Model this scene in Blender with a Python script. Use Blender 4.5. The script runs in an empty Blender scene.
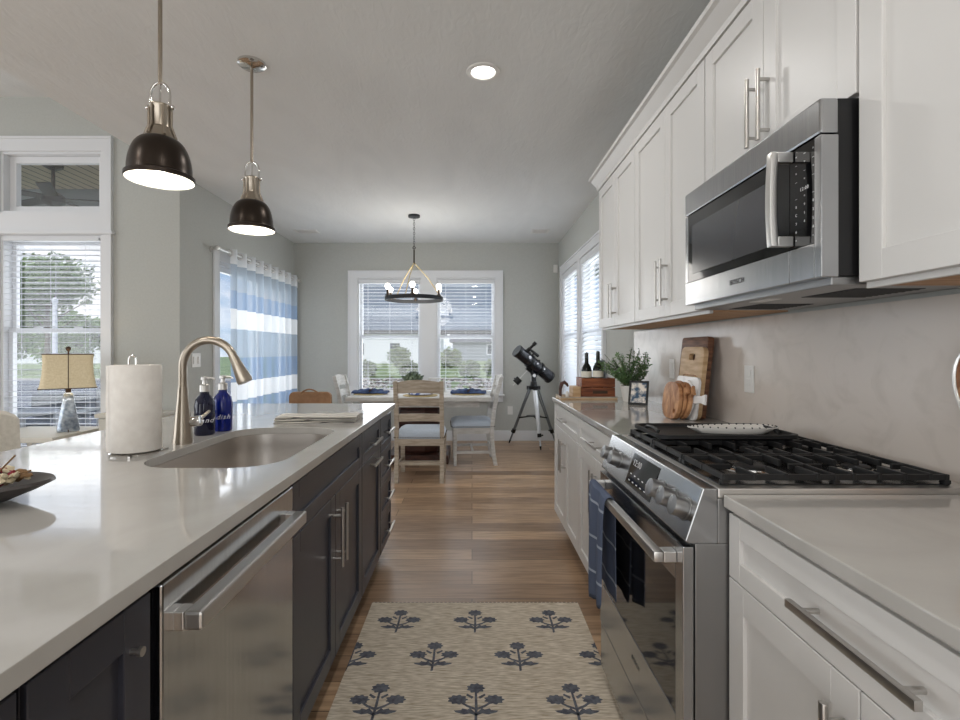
import bpy, bmesh, math, random
from mathutils import Vector, Matrix
random.seed(7)
PI = math.pi
SC = bpy.context.scene
COL = SC.collection

# ------------------------------------------------------------------ camera, world, lights, exposure
cam_d = bpy.data.cameras.new('camera')
cam = bpy.data.objects.new('camera', cam_d); COL.objects.link(cam)
cam.location = (0, 0, 1.245); cam.rotation_euler = (PI/2, 0, 0)
cam_d.sensor_width = 36; cam_d.lens = 36*503/960
cam_d.shift_x = (480-472)/960; cam_d.shift_y = -(360-351)/960
cam_d.clip_start = .02; cam_d.clip_end = 400
SC.camera = cam
SC.view_settings.view_transform = 'Standard'
SC.view_settings.look = 'None'
SC.view_settings.exposure = 0.45
SC.view_settings.gamma = 1.0
SC.view_settings.use_curve_mapping = False

wd = bpy.data.worlds.new('sky'); SC.world = wd; wd.use_nodes = True
nt = wd.node_tree; N = nt.nodes; Lk = nt.links
for n in list(N): N.remove(n)
wo = N.new('ShaderNodeOutputWorld'); wb = N.new('ShaderNodeBackground')
tc = N.new('ShaderNodeTexCoord'); mp = N.new('ShaderNodeMapping'); mp.inputs['Scale'].default_value = (1, 1, 3.2); mp.inputs['Location'].default_value = (.35, .9, .4)
ns = N.new('ShaderNodeTexNoise'); ns.inputs['Scale'].default_value = 3.2; ns.inputs['Detail'].default_value = 7; ns.inputs['Roughness'].default_value = .6
cr = N.new('ShaderNodeValToRGB'); cr.color_ramp.elements[0].position = .43; cr.color_ramp.elements[1].position = .6
sx = N.new('ShaderNodeSeparateXYZ'); gr = N.new('ShaderNodeValToRGB')
gr.color_ramp.elements[0].position = 0.0; gr.color_ramp.elements[0].color = (.50, .64, .80, 1)
gr.color_ramp.elements[1].position = .45; gr.color_ramp.elements[1].color = (.10, .22, .55, 1)
mx = N.new('ShaderNodeMix'); mx.data_type = 'RGBA'; mx.inputs[7].default_value = (.86, .88, .92, 1)
Lk.new(tc.outputs['Generated'], mp.inputs[0]); Lk.new(mp.outputs[0], ns.inputs['Vector']); Lk.new(ns.outputs['Fac'], cr.inputs[0])
Lk.new(tc.outputs['Generated'], sx.inputs[0]); Lk.new(sx.outputs['Z'], gr.inputs[0])
Lk.new(cr.outputs[0], mx.inputs[0]); Lk.new(gr.outputs[0], mx.inputs[6]); Lk.new(mx.outputs[2], wb.inputs[0])
wb.inputs[1].default_value = .85
Lk.new(wb.outputs[0], wo.inputs[0])

def light(name, typ, loc, rot, energy, color=(1, 1, 1), size=None, sy=None):
    d = bpy.data.lights.new(name, typ); d.energy = energy; d.color = color
    if typ == 'AREA':
        d.shape = 'RECTANGLE' if sy else 'DISK'; d.size = size
        if sy: d.size_y = sy
    if typ == 'POINT': d.shadow_soft_size = size
    if typ == 'SUN': d.angle = size
    o = bpy.data.objects.new(name, d); o.location = loc; o.rotation_euler = rot; COL.objects.link(o)
    return o
light('sun', 'SUN', (0, -10, 20), (math.radians(38), 0, math.radians(-15)), 1.6, (1, .96, .9), .03)
# two added fill lamps, then the daylight of the windows and patio door
light('living_fill', 'AREA', (-6.7, .6, 1.7), (0, -PI/2, 0), 80, (.90, .95, 1), 2.6, 4.4)  # added out of view, no window built here; brightens the room from the left
light('rear_fill', 'AREA', (-1.9, -3.3, 1.4), (PI/2, 0, 0), 78, (.96, .98, 1), 5.5, 2.7)  # added unseen behind the camera to brighten low fronts and the room
light('dining_daylight', 'AREA', (1.62, 5.6, 1.5), (0, PI/2, 0), 24, (.95, .98, 1), 1.5, 1.7)
light('patio_daylight', 'AREA', (-2.9, 5.8, 1.3), (0, -PI/2, 0), 22, (.95, .98, 1), 1.9, 1.6)
light('rear_window_daylight', 'AREA', (-.63, 7.2, 1.5), (-PI/2, 0, 0), 26, (.93, .97, 1), 2.0, 1.7)
light('left_window_daylight', 'AREA', (-3.55, 4.6, 1.3), (-PI/2, 0, 0), 9, (.93, .97, 1), 1.0, 1.8)
CAN_AND_FILL_XY = [(.06, 2.70), (.06, .4), (-1.1, -1.2), (.06, -1.6), (-2.2, .9)]  # first one is the visible can, the rest are added unseen fill lamps

# ------------------------------------------------------------------ materials
def lin(c):
    f = lambda v: v/12.92 if v <= .04045 else ((v+.055)/1.055)**2.4
    return (f(c[0]/255), f(c[1]/255), f(c[2]/255), 1)
def mat(name, c, rough=.5, metal=0, spec=.5, coat=0, emit=None, es=0, trans=0, ior=1.45, sheen=0):
    m = bpy.data.materials.new(name); m.use_nodes = True
    b = m.node_tree.nodes['Principled BSDF']
    b.inputs['Base Color'].default_value = lin(c); b.inputs['Roughness'].default_value = rough
    b.inputs['Metallic'].default_value = metal; b.inputs['Specular IOR Level'].default_value = spec
    b.inputs['Coat Weight'].default_value = coat; b.inputs['IOR'].default_value = ior
    b.inputs['Transmission Weight'].default_value = trans; b.inputs['Sheen Weight'].default_value = sheen
    if emit: b.inputs['Emission Color'].default_value = lin(emit); b.inputs['Emission Strength'].default_value = es
    return m
def nodes(m): return m.node_tree.nodes, m.node_tree.links, m.node_tree.nodes['Principled BSDF']
def noisy(m, c1, c2, scale=8, stretch=(1, 1, 1), lo=.35, hi=.65, bump=0, detail=6, distort=0, bscale=None, bdist=.01):
    n, l, b = nodes(m)
    t = n.new('ShaderNodeTexCoord'); mp = n.new('ShaderNodeMapping'); mp.inputs['Scale'].default_value = stretch
    s = n.new('ShaderNodeTexNoise'); s.inputs['Scale'].default_value = scale; s.inputs['Detail'].default_value = detail
    s.inputs['Distortion'].default_value = distort
    r = n.new('ShaderNodeValToRGB'); r.color_ramp.elements[0].position = lo; r.color_ramp.elements[1].position = hi
    r.color_ramp.elements[0].color = lin(c1); r.color_ramp.elements[1].color = lin(c2)
    l.new(t.outputs['Object'], mp.inputs[0]); l.new(mp.outputs[0], s.inputs['Vector']); l.new(s.outputs['Fac'], r.inputs[0])
    l.new(r.outputs[0], b.inputs['Base Color'])
    if bump:
        src = s
        if bscale:
            src = n.new('ShaderNodeTexNoise'); src.inputs['Scale'].default_value = bscale; src.inputs['Detail'].default_value = 4
            src.inputs['Distortion'].default_value = distort; l.new(mp.outputs[0], src.inputs['Vector'])
        bp = n.new('ShaderNodeBump'); bp.inputs['Strength'].default_value = bump; bp.inputs['Distance'].default_value = bdist
        l.new(src.outputs['Fac'], bp.inputs['Height']); l.new(bp.outputs[0], b.inputs['Normal'])
    return m
M = {}
M['wall'] = noisy(mat('wall_paint', (186, 187, 182), .85, spec=.2), (184, 185, 180), (188, 189, 184), 60, bump=.05)
M['ceil'] = noisy(mat('ceiling_paint', (226, 227, 226), .9, spec=.1), (224, 225, 224), (229, 230, 229), 3, (1, .35, 1), bump=.4, bscale=26, distort=1.2, bdist=.006)
M['trim'] = mat('white_trim_paint', (225, 226, 228), .4)
M['cab'] = mat('white_cabinet_paint', (215, 213, 210), .38)
M['cab_in'] = noisy(mat('raw_birch', (190, 150, 112), .6), (176, 134, 98), (202, 164, 126), 6, (1, 8, 1))
M['navy'] = noisy(mat('dark_cabinet_paint', (58, 59, 68), .32), (54, 55, 64), (62, 62, 70), 5, (1, 1, .3))
M['quartz'] = noisy(mat('white_quartz', (183, 180, 175), .07, coat=.2), (178, 175, 170), (188, 185, 180), 3.5, lo=.3, hi=.7, distort=1.5)
M['splash'] = noisy(mat('splash_quartz', (210, 200, 190), .2), (200, 190, 180), (213, 203, 194), 5, lo=.25, hi=.5, distort=2)
M['steel'] = noisy(mat('brushed_steel', (178, 179, 180), .22, 1), (172, 173, 175), (182, 183, 184), 3, (1, 60, 1), detail=3)
M['steel_side'] = mat('side_steel', (156, 156, 156), .38, 1)
M['steel_dw'] = noisy(mat('dishwasher_steel', (186, 187, 188), .16, 1), (182, 183, 184), (190, 191, 192), 3, (1, 40, 1), detail=3)
M['sinksteel'] = mat('satin_sink_steel', (196, 190, 184), .36, 1)
M['steel2'] = mat('satin_steel', (214, 212, 209), .36, 1)
M['nickel'] = mat('brushed_nickel', (168, 158, 145), .28, 1)
M['chrome'] = mat('chrome', (215, 213, 210), .08, 1)
M['pull'] = mat('pull_nickel', (192, 189, 185), .3, 1)
M['black'] = mat('black_plastic', (18, 18, 19), .35)
M['blackgloss'] = mat('black_glass', (10, 10, 12), .05, spec=.6)
M['ovenglass'] = mat('oven_glass', (22, 21, 21), .06, spec=.9)
M['mwglass'] = mat('microwave_glass', (62, 62, 66), .15, spec=.9)
M['iron'] = mat('cast_iron', (24, 24, 25), .5)
M['enamel'] = mat('cooktop_enamel', (30, 30, 31), .2)
M['bronze'] = mat('dark_bronze', (52, 44, 38), .3, .75)
M['shadein'] = mat('white_enamel', (240, 238, 232), .4)
M['bulb'] = mat('lit_bulb', (255, 250, 240), .4, emit=(255, 246, 232), es=3)
M['can'] = mat('lit_lens', (255, 250, 242), .4, emit=(255, 248, 240), es=5)
M['oakgrey'] = noisy(mat('weathered_oak', (178, 166, 150), .6), (162, 150, 134), (192, 180, 164), 9, (1, 1, 6))
M['whitewood'] = noisy(mat('whitewashed_wood', (205, 204, 200), .55), (192, 190, 185), (214, 213, 210), 9, (1, 1, 5))
M['seat'] = noisy(mat('blue_grey_linen', (184, 194, 206), .9, sheen=.3), (174, 186, 200), (194, 203, 214), 90, bump=.2)
M['nail'] = mat('nailhead', (70, 60, 52), .3, .9)
M['darkwood'] = noisy(mat('dark_walnut', (72, 46, 38), .45), (52, 34, 30), (92, 58, 46), 5, (1, 1, 5))
M['tan'] = noisy(mat('tan_leather', (150, 112, 78), .55), (140, 102, 70), (160, 122, 88), 14)
M['cream'] = noisy(mat('cream_fabric', (214, 208, 196), .9), (208, 202, 190), (220, 214, 203), 60, bump=.1)
M['creamwood'] = mat('cream_painted_wood', (205, 202, 192), .5)
M['plastic'] = mat('white_plastic', (228, 226, 222), .35)
M['grill'] = mat('grey_slot', (60, 60, 60), .6)
M['navycloth'] = noisy(mat('navy_cloth', (58, 74, 108), .95), (44, 56, 86), (84, 102, 140), 14, (1, 1, 2))
M['blueprint'] = noisy(mat('blue_print_cloth', (150, 170, 205), .9), (70, 98, 160), (222, 226, 232), 22, lo=.45, hi=.55)
M['rattan'] = noisy(mat('woven_charger', (190, 168, 120), .8), (160, 140, 96), (212, 190, 140), 60)
M['chinablue'] = mat('blue_plate', (60, 78, 120), .2)
M['leaf'] = noisy(mat('leaf_green', (72, 104, 62), .6), (54, 84, 50), (104, 136, 84), 12)
M['leafgrey'] = noisy(mat('sage_leaf', (96, 112, 92), .6), (70, 88, 70), (130, 144, 120), 12)
M['stem'] = mat('stem_green', (84, 92, 56), .7)
M['pot'] = mat('white_pot', (222, 218, 212), .45)
M['soil'] = mat('soil', (52, 42, 36), .95)
M['bottle'] = mat('dark_bottle_glass', (20, 26, 20), .08)
M['label'] = mat('cream_label', (225, 220, 205), .6)
M['crate'] = noisy(mat('crate_wood', (128, 72, 44), .5), (96, 50, 32), (156, 92, 56), 6, (1, 4, 8))
M['cobalt'] = mat('cobalt_glass', (14, 34, 128), .06, trans=.35, spec=.7)
M['cobaltdk'] = mat('dark_blue_glass', (14, 20, 54), .06, trans=.2, spec=.7)
M['script'] = mat('white_script', (235, 235, 240), .5)
M['towelpaper'] = noisy(mat('paper_towel', (226, 220, 213), .95), (222, 216, 209), (230, 225, 218), 30, bump=.35, bscale=70, bdist=.004)
M['core'] = mat('cardboard', (160, 130, 100), .9)
M['woodlt'] = noisy(mat('light_maple', (200, 168, 128), .5), (186, 152, 112), (212, 182, 144), 7, (1, 1, 7))
M['woodmd'] = noisy(mat('mid_acacia', (168, 118, 80), .5), (136, 88, 56), (196, 148, 106), 7, (1, 6, 2), distort=1)
M['wooddk'] = noisy(mat('dark_acacia', (112, 74, 52), .5), (82, 52, 38), (138, 96, 70), 7, (1, 1, 8))
M['marblew'] = noisy(mat('white_marble', (232, 230, 228), .25), (206, 204, 204), (236, 234, 232), 6, lo=.3, hi=.45, distort=2)
M['frame'] = mat('black_frame', (28, 28, 30), .4)
M['photo'] = noisy(mat('photo_print', (120, 140, 150), .4), (58, 84, 110), (232, 224, 214), 28, lo=.42, hi=.58)
M['glassgrey'] = noisy(mat('mercury_glass', (176, 188, 202), .12, .55), (140, 154, 172), (206, 216, 226), 40)
M['linen'] = noisy(mat('linen_shade', (222, 212, 188), .9, emit=(226, 206, 160), es=.12), (204, 190, 160), (218, 206, 180), 90)
M['binding'] = mat('dark_binding', (70, 52, 38), .7)
M['teleblack'] = mat('telescope_black', (22, 24, 32), .2, coat=.5)
M['telewhite'] = mat('tripod_silver', (214, 216, 218), .3, .4)
M['telegrey'] = mat('tripod_grey', (134, 138, 140), .35, .5)
M['marker'] = mat('white_marking', (225, 225, 225), .5)
M['bowlwood'] = mat('dark_bowl', (66, 60, 58), .35)
M['petalred'] = mat('dried_red', (132, 30, 44), .7)
M['petalcream'] = mat('dried_cream', (212, 198, 168), .8)
M['petalbrown'] = mat('dried_brown', (128, 98, 66), .8)
M['petalblue'] = mat('dried_blue', (128, 152, 170), .8)
M['fanblack'] = mat('fan_black', (30, 32, 36), .5)
M['asphalt'] = noisy(mat('asphalt', (84, 92, 106), .9), (76, 84, 98), (94, 102, 114), 3)
M['concrete'] = noisy(mat('concrete', (176, 172, 166), .9), (166, 162, 156), (184, 180, 176), 4)
M['grass'] = noisy(mat('lawn_grass', (128, 146, 96), .95), (104, 124, 76), (152, 168, 116), 1.4, bump=.2)
M['stone'] = noisy(mat('garden_stones', (150, 142, 134), .95), (96, 90, 84), (196, 190, 182), 6, lo=.4, hi=.6)
M['siding'] = mat('white_siding', (232, 234, 238), .7)
M['siding2'] = mat('grey_siding', (150, 156, 164), .7)
M['roof'] = noisy(mat('shingle_roof', (92, 94, 100), .9), (78, 80, 86), (106, 108, 114), 5)
M['bark'] = mat('bark', (96, 82, 68), .9)
M['treeleaf'] = noisy(mat('tree_leaf', (92, 126, 60), .7), (66, 100, 44), (124, 154, 80), 1.2)
M['treeleaf2'] = noisy(mat('bush_leaf', (96, 118, 70), .7), (66, 88, 52), (132, 150, 96), 2)
M['window_dark'] = mat('dark_pane', (60, 68, 80), .1)
M['cushion'] = noisy(mat('grey_outdoor_fabric', (140, 146, 156), .9), (130, 136, 146), (150, 156, 166), 30)
M['white_metal'] = mat('white_metal', (226, 228, 232), .4)

def glass_pane(name, fac=.07, tint=(1, 1, 1, 1)):
    m = bpy.data.materials.new(name); m.use_nodes = True; n = m.node_tree.nodes; l = m.node_tree.links
    for x in list(n): n.remove(x)
    o = n.new('ShaderNodeOutputMaterial'); a = n.new('ShaderNodeBsdfTransparent'); a.inputs[0].default_value = tint
    g = n.new('ShaderNodeBsdfGlossy'); g.inputs['Roughness'].default_value = .02
    x = n.new('ShaderNodeMixShader'); x.inputs[0].default_value = fac
    l.new(a.outputs[0], x.inputs[1]); l.new(g.outputs[0], x.inputs[2]); l.new(x.outputs[0], o.inputs[0]); return m
M['pane'] = glass_pane('window_glass')
def see_through(name, col, alpha, trans=.5):
    m = bpy.data.materials.new(name); m.use_nodes = True; n = m.node_tree.nodes; l = m.node_tree.links
    for x in list(n): n.remove(x)
    o = n.new('ShaderNodeOutputMaterial'); t = n.new('ShaderNodeBsdfTransparent')
    d = n.new('ShaderNodeBsdfDiffuse'); q = n.new('ShaderNodeBsdfTranslucent'); d.inputs[0].default_value = lin(col); q.inputs[0].default_value = lin(col)
    m1 = n.new('ShaderNodeMixShader'); m1.inputs[0].default_value = trans; m2 = n.new('ShaderNodeMixShader'); m2.inputs[0].default_value = alpha
    l.new(d.outputs[0], m1.inputs[1]); l.new(q.outputs[0], m1.inputs[2]); l.new(t.outputs[0], m2.inputs[1]); l.new(m1.outputs[0], m2.inputs[2]); l.new(m2.outputs[0], o.inputs[0])
    return m, (n, l, d, q, m2)
M['slat'], _ = see_through('blind_slat', (240, 242, 246), 1.0, .5)
M['shademesh'], _ = see_through('outdoor_shade_mesh', (150, 164, 190), .82, .6)

# sheer curtain: horizontal bands by height
cm, (n, l, d, q, m2) = see_through('sheer_striped_curtain', (230, 232, 236), .7, .55)
t = n.new('ShaderNodeTexCoord'); s = n.new('ShaderNodeSeparateXYZ'); mr = n.new('ShaderNodeMapRange'); mr.inputs[2].default_value = 2.3
r = n.new('ShaderNodeValToRGB'); r.color_ramp.interpolation = 'CONSTANT'; ra = n.new('ShaderNodeValToRGB'); ra.color_ramp.interpolation = 'CONSTANT'
W, G, B = (236, 238, 240), (172, 184, 196), (150, 170, 196)
bands = [(0, B), (.24, W), (.44, G), (.60, B), (.74, W), (.93, B), (1.17, G), (1.46, W), (1.66, B), (1.84, G), (2.10, W)]
for ramp, al in ((r, False), (ra, True)):
    e = ramp.color_ramp.elements
    while len(e) > 1: e.remove(e[0])
    for i, (z, c) in enumerate(bands):
        el = e[0] if i == 0 else e.new(z/2.3)
        el.position = z/2.3; a_ = .86 if c is W else .68
        el.color = (a_, a_, a_, 1) if al else lin(c)
l.new(t.outputs['Object'], s.inputs[0]); l.new(s.outputs['Z'], mr.inputs[0])
mr.inputs[1].default_value = 0; mr.inputs[3].default_value = 0; mr.inputs[4].default_value = 1
for rr in (r, ra): l.new(mr.outputs[0], rr.inputs[0])
l.new(r.outputs[0], d.inputs[0]); l.new(r.outputs[0], q.inputs[0]); l.new(ra.outputs[0], m2.inputs[0])
M['curtain'] = cm

# plank floor, boards running left to right
fm = mat('oak_planks', (160, 132, 106), .3); n, l, b = nodes(fm)
t = n.new('ShaderNodeTexCoord'); bk = n.new('ShaderNodeTexBrick'); bk.offset = .37; bk.offset_frequency = 2
bk.inputs['Scale'].default_value = 1; bk.inputs['Brick Width'].default_value = 1.55; bk.inputs['Row Height'].default_value = .158
bk.inputs['Mortar Size'].default_value = .0018; bk.inputs['Bias'].default_value = 0
bk.inputs['Color1'].default_value = lin((148, 121, 97)); bk.inputs['Color2'].default_value = lin((208, 175, 141)); bk.inputs['Mortar'].default_value = lin((60, 48, 40))
mp = n.new('ShaderNodeMapping'); mp.inputs['Scale'].default_value = (1.2, 14, 1)
ns = n.new('ShaderNodeTexNoise'); ns.inputs['Scale'].default_value = 3; ns.inputs['Detail'].default_value = 8; ns.inputs['Distortion'].default_value = .8
rp = n.new('ShaderNodeValToRGB'); rp.color_ramp.elements[0].position = .3; rp.color_ramp.elements[0].color = (.52, .48, .45, 1); rp.color_ramp.elements[1].position = .62; rp.color_ramp.elements[1].color = (1.05, 1.04, 1.03, 1)
ml = n.new('ShaderNodeMix'); ml.data_type = 'RGBA'; ml.blend_type = 'MULTIPLY'; ml.inputs[0].default_value = .8
l.new(t.outputs['Object'], bk.inputs['Vector']); l.new(t.outputs['Object'], mp.inputs[0]); l.new(mp.outputs[0], ns.inputs['Vector'])
l.new(ns.outputs['Fac'], rp.inputs[0]); l.new(bk.outputs['Color'], ml.inputs[6]); l.new(rp.outputs[0], ml.inputs[7]); l.new(ml.outputs[2], b.inputs['Base Color'])
bp = n.new('ShaderNodeBump'); bp.inputs['Strength'].default_value = .12; bp.inputs['Distance'].default_value = .003
l.new(ns.outputs['Fac'], bp.inputs['Height']); l.new(bp.outputs[0], b.inputs['Normal'])
M['floor'] = fm
# porch ceiling boards
pm = mat('porch_boards', (150, 132, 116), .6); n, l, b = nodes(pm)
t = n.new('ShaderNodeTexCoord'); bk = n.new('ShaderNodeTexBrick'); bk.inputs['Scale'].default_value = 1; bk.inputs['Brick Width'].default_value = 9; bk.inputs['Row Height'].default_value = .13
bk.inputs['Mortar Size'].default_value = .008; bk.inputs['Color1'].default_value = lin((196, 178, 158)); bk.inputs['Color2'].default_value = lin((206, 188, 168)); bk.inputs['Mortar'].default_value = lin((50, 44, 40))
mp = n.new('ShaderNodeMapping'); mp.inputs['Rotation'].default_value = (0, 0, PI/2)
l.new(t.outputs['Object'], mp.inputs[0]); l.new(mp.outputs[0], bk.inputs['Vector']); l.new(bk.outputs[0], b.inputs['Base Color']); M['porch'] = pm
# rug base weave
M['rug'] = noisy(mat('rug_weave', (214, 202, 184), .95), (180, 165, 142), (230, 219, 202), 22, (1, 9, 1), bump=.6, bscale=120, bdist=.004)
M['rugdark'] = noisy(mat('rug_charcoal', (90, 92, 102), .95), (76, 78, 88), (108, 110, 118), 60, bump=.4)
# striped dish towel
def striped(name, base, stripe, axis, period, frac, rough=.9):
    m = mat(name, base, rough); n, l, b = nodes(m)
    t = n.new('ShaderNodeTexCoord'); s = n.new('ShaderNodeSeparateXYZ'); a = n.new('ShaderNodeMath'); a.operation = 'DIVIDE'; a.inputs[1].default_value = period
    f = n.new('ShaderNodeMath'); f.operation = 'FRACT'; g = n.new('ShaderNodeMath'); g.operation = 'LESS_THAN'; g.inputs[1].default_value = frac
    x = n.new('ShaderNodeMix'); x.data_type = 'RGBA'; x.inputs[6].default_value = lin(base); x.inputs[7].default_value = lin(stripe)
    l.new(t.outputs['Object'], s.inputs[0]); l.new(s.outputs[axis], a.inputs[0]); l.new(a.outputs[0], f.inputs[0]); l.new(f.outputs[0], g.inputs[0]); l.new(g.outputs[0], x.inputs[0]); l.new(x.outputs[2], b.inputs['Base Color'])
    return m
M['dishtowel'] = striped('striped_linen', (206, 202, 194), (120, 116, 112), 'Y', .05, .14)
M['oventowel'] = striped('blue_plaid_cloth', (84, 94, 116), (160, 168, 182), 'Z', .12, .07)

# ------------------------------------------------------------------ mesh helpers
class B_:
    def __init__(s): s.bm = bmesh.new()
    def box(s, x0, x1, y0, y1, z0, z1, mi=0):
        r = bmesh.ops.create_cube(s.bm, size=1); vs = r['verts']
        for v in vs: v.co = Vector(((x0+x1)/2+v.co.x*(x1-x0), (y0+y1)/2+v.co.y*(y1-y0), (z0+z1)/2+v.co.z*(z1-z0)))
        if mi:
            for f in {f for v in vs for f in v.link_faces}: f.material_index = mi
        return vs
    def xf(s, vs, mtx):
        for v in vs: v.co = mtx @ v.co
        return vs
    def loft(s, rings, cap0=True, cap1=True, closed=True, mi=0):
        R = [[s.bm.verts.new(p) for p in ring] for ring in rings]
        n = len(R[0])
        for a, b in zip(R, R[1:]):
            for i in range(n if closed else n-1):
                j = (i+1) % n
                try: f = s.bm.faces.new((a[i], a[j], b[j], b[i])); f.material_index = mi
                except ValueError: pass
        if cap0 and n > 2: f = s.bm.faces.new(R[0][::-1]); f.material_index = mi
        if cap1 and n > 2: f = s.bm.faces.new(R[-1]); f.material_index = mi
        return [v for r_ in R for v in r_]
    def cyl(s, p0, p1, r0, r1=None, n=16, mi=0, cap=True):
        p0 = Vector(p0); p1 = Vector(p1); r1 = r0 if r1 is None else r1
        d = (p1-p0).normalized(); u = d.orthogonal().normalized(); w = d.cross(u)
        ring = lambda p, r: [p+(u*math.cos(2*PI*i/n)+w*math.sin(2*PI*i/n))*r for i in range(n)]
        return s.loft([ring(p0, r0), ring(p1, r1)], cap, cap, mi=mi)
    def tube(s, pts, r, n=10, mi=0, cap=True):
        P = [Vector(p) for p in pts]; rs = r if isinstance(r, (list, tuple)) else [r]*len(P)
        rings = []; u = None
        for i, p in enumerate(P):
            d = (P[min(i+1, len(P)-1)]-P[max(i-1, 0)]).normalized()
            if u is None: u = d.orthogonal().normalized()
            u = (u-d*u.dot(d)).normalized(); w = d.cross(u)
            rings.append([p+(u*math.cos(2*PI*k/n)+w*math.sin(2*PI*k/n))*rs[i] for k in range(n)])
        return s.loft(rings, cap, cap, mi=mi)
    def lathe(s, prof, c=(0, 0, 0), n=32, mi=0, axis='Z', cap=False, mtx=None):
        c = Vector(c); rings = []
        for r, z in prof:
            ring = []
            for i in range(n):
                a = 2*PI*i/n; p = Vector((r*math.cos(a), r*math.sin(a), z))
                if mtx: p = mtx @ p
                ring.append(p+c)
            rings.append(ring)
        return s.loft(rings, cap, cap, mi=mi)
    def prism(s, poly, fn, a, b, mi=0):
        return s.loft([[fn(u, v, a) for u, v in poly], [fn(u, v, b) for u, v in poly]], mi=mi)
    def ball(s, c, r, n=12, sc=(1, 1, 1), mi=0):
        res = bmesh.ops.create_uvsphere(s.bm, u_segments=n, v_segments=max(6, n*2//3), radius=r)
        for v in res['verts']: v.co = Vector((v.co.x*sc[0]+c[0], v.co.y*sc[1]+c[1], v.co.z*sc[2]+c[2]))
        if mi:
            for f in {f for v in res['verts'] for f in v.link_faces}: f.material_index = mi
        return res['verts']
def woff(p):
    v = Vector((0, 0, 0))
    while p is not None: v += p.location; p = p.parent
    return v
def obj(name, b, m, parent=None, bevel=0, smooth=False, label=None, seg=2):
    bm = b.bm
    if parent is not None:
        o_ = woff(parent)
        for v in bm.verts: v.co -= o_
    bmesh.ops.recalc_face_normals(bm, faces=bm.faces[:])
    if bevel:
        es = [e for e in bm.edges if len(e.link_faces) == 2 and e.calc_face_angle(0) > .6]
        bmesh.ops.bevel(bm, geom=es, offset=bevel, segments=seg, profile=.6, affect='EDGES', clamp_overlap=True)
    me = bpy.data.meshes.new(name); bm.to_mesh(me); bm.free()
    ms = m if isinstance(m, (list, tuple)) else [m]
    for k in ms: me.materials.append(M[k])
    if smooth:
        for p in me.polygons: p.use_smooth = True
        me.set_sharp_from_angle(angle=math.radians(40))
    o = bpy.data.objects.new(name, me); COL.objects.link(o)
    if parent is not None: o.parent = parent
    if label: o['label'] = label
    return o
def tag(o, label, cat, group=None, kind=None):
    o['label'] = label; o['category'] = cat
    if group: o['group'] = group
    if kind: o['kind'] = kind
    return o
def thing(name, label, cat, loc=(0, 0, 0), group=None):
    o = bpy.data.objects.new(name, None); COL.objects.link(o); o.location = loc; o.empty_display_size = .1
    return tag(o, label, cat, group)
def struct(name, b, m, parent=None, bevel=0, smooth=False):
    o = obj(name, b, m, parent, bevel, smooth)
    if parent is None: o['kind'] = 'structure'
    return o
def copy_tree(o, parent=None):
    c = o.copy(); COL.objects.link(c)
    if parent is not None: c.parent = parent
    for ch in list(o.children):
        copy_tree(ch, c)
    return c
def ell(cx, cy, a, b_, n=24): return [(cx+a*math.cos(2*PI*i/n), cy+b_*math.sin(2*PI*i/n)) for i in range(n)]
def rrect(x0, x1, y0, y1, r, n=6):
    out = []
    for cx, cy, a0 in ((x1-r, y1-r, 0), (x0+r, y1-r, PI/2), (x0+r, y0+r, PI), (x1-r, y0+r, 1.5*PI)):
        for i in range(n+1):
            a = a0+i*PI/2/n; out.append((cx+r*math.cos(a), cy+r*math.sin(a)))
    return out
def text_part(name, s, size, m, parent, origin, right, up, depth=.0006, shear=0, align='CENTER', label=None):
    """raised lettering as a mesh: origin is its centre, right / up the directions it runs in"""
    cu = bpy.data.curves.new(name, 'FONT'); cu.body = s; cu.size = size; cu.extrude = depth; cu.shear = shear; cu.align_x = align; cu.align_y = 'CENTER'; cu.resolution_u = 3; cu.space_character = 1.2
    tmp = bpy.data.objects.new(name+'_tmp', cu); COL.objects.link(tmp)
    me = bpy.data.meshes.new_from_object(tmp.evaluated_get(bpy.context.evaluated_depsgraph_get()))
    bpy.data.objects.remove(tmp); bpy.data.curves.remove(cu)
    r = Vector(right).normalized(); u = Vector(up).normalized(); nn = r.cross(u); o_ = Vector(origin)-woff(parent)
    for v in me.vertices: v.co = o_+r*v.co.x+u*v.co.y+nn*v.co.z
    me.materials.clear(); me.materials.append(M[m]); me.name = name
    o = bpy.data.objects.new(name, me); COL.objects.link(o); o.parent = parent
    if label: o['label'] = label
    return o

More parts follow.
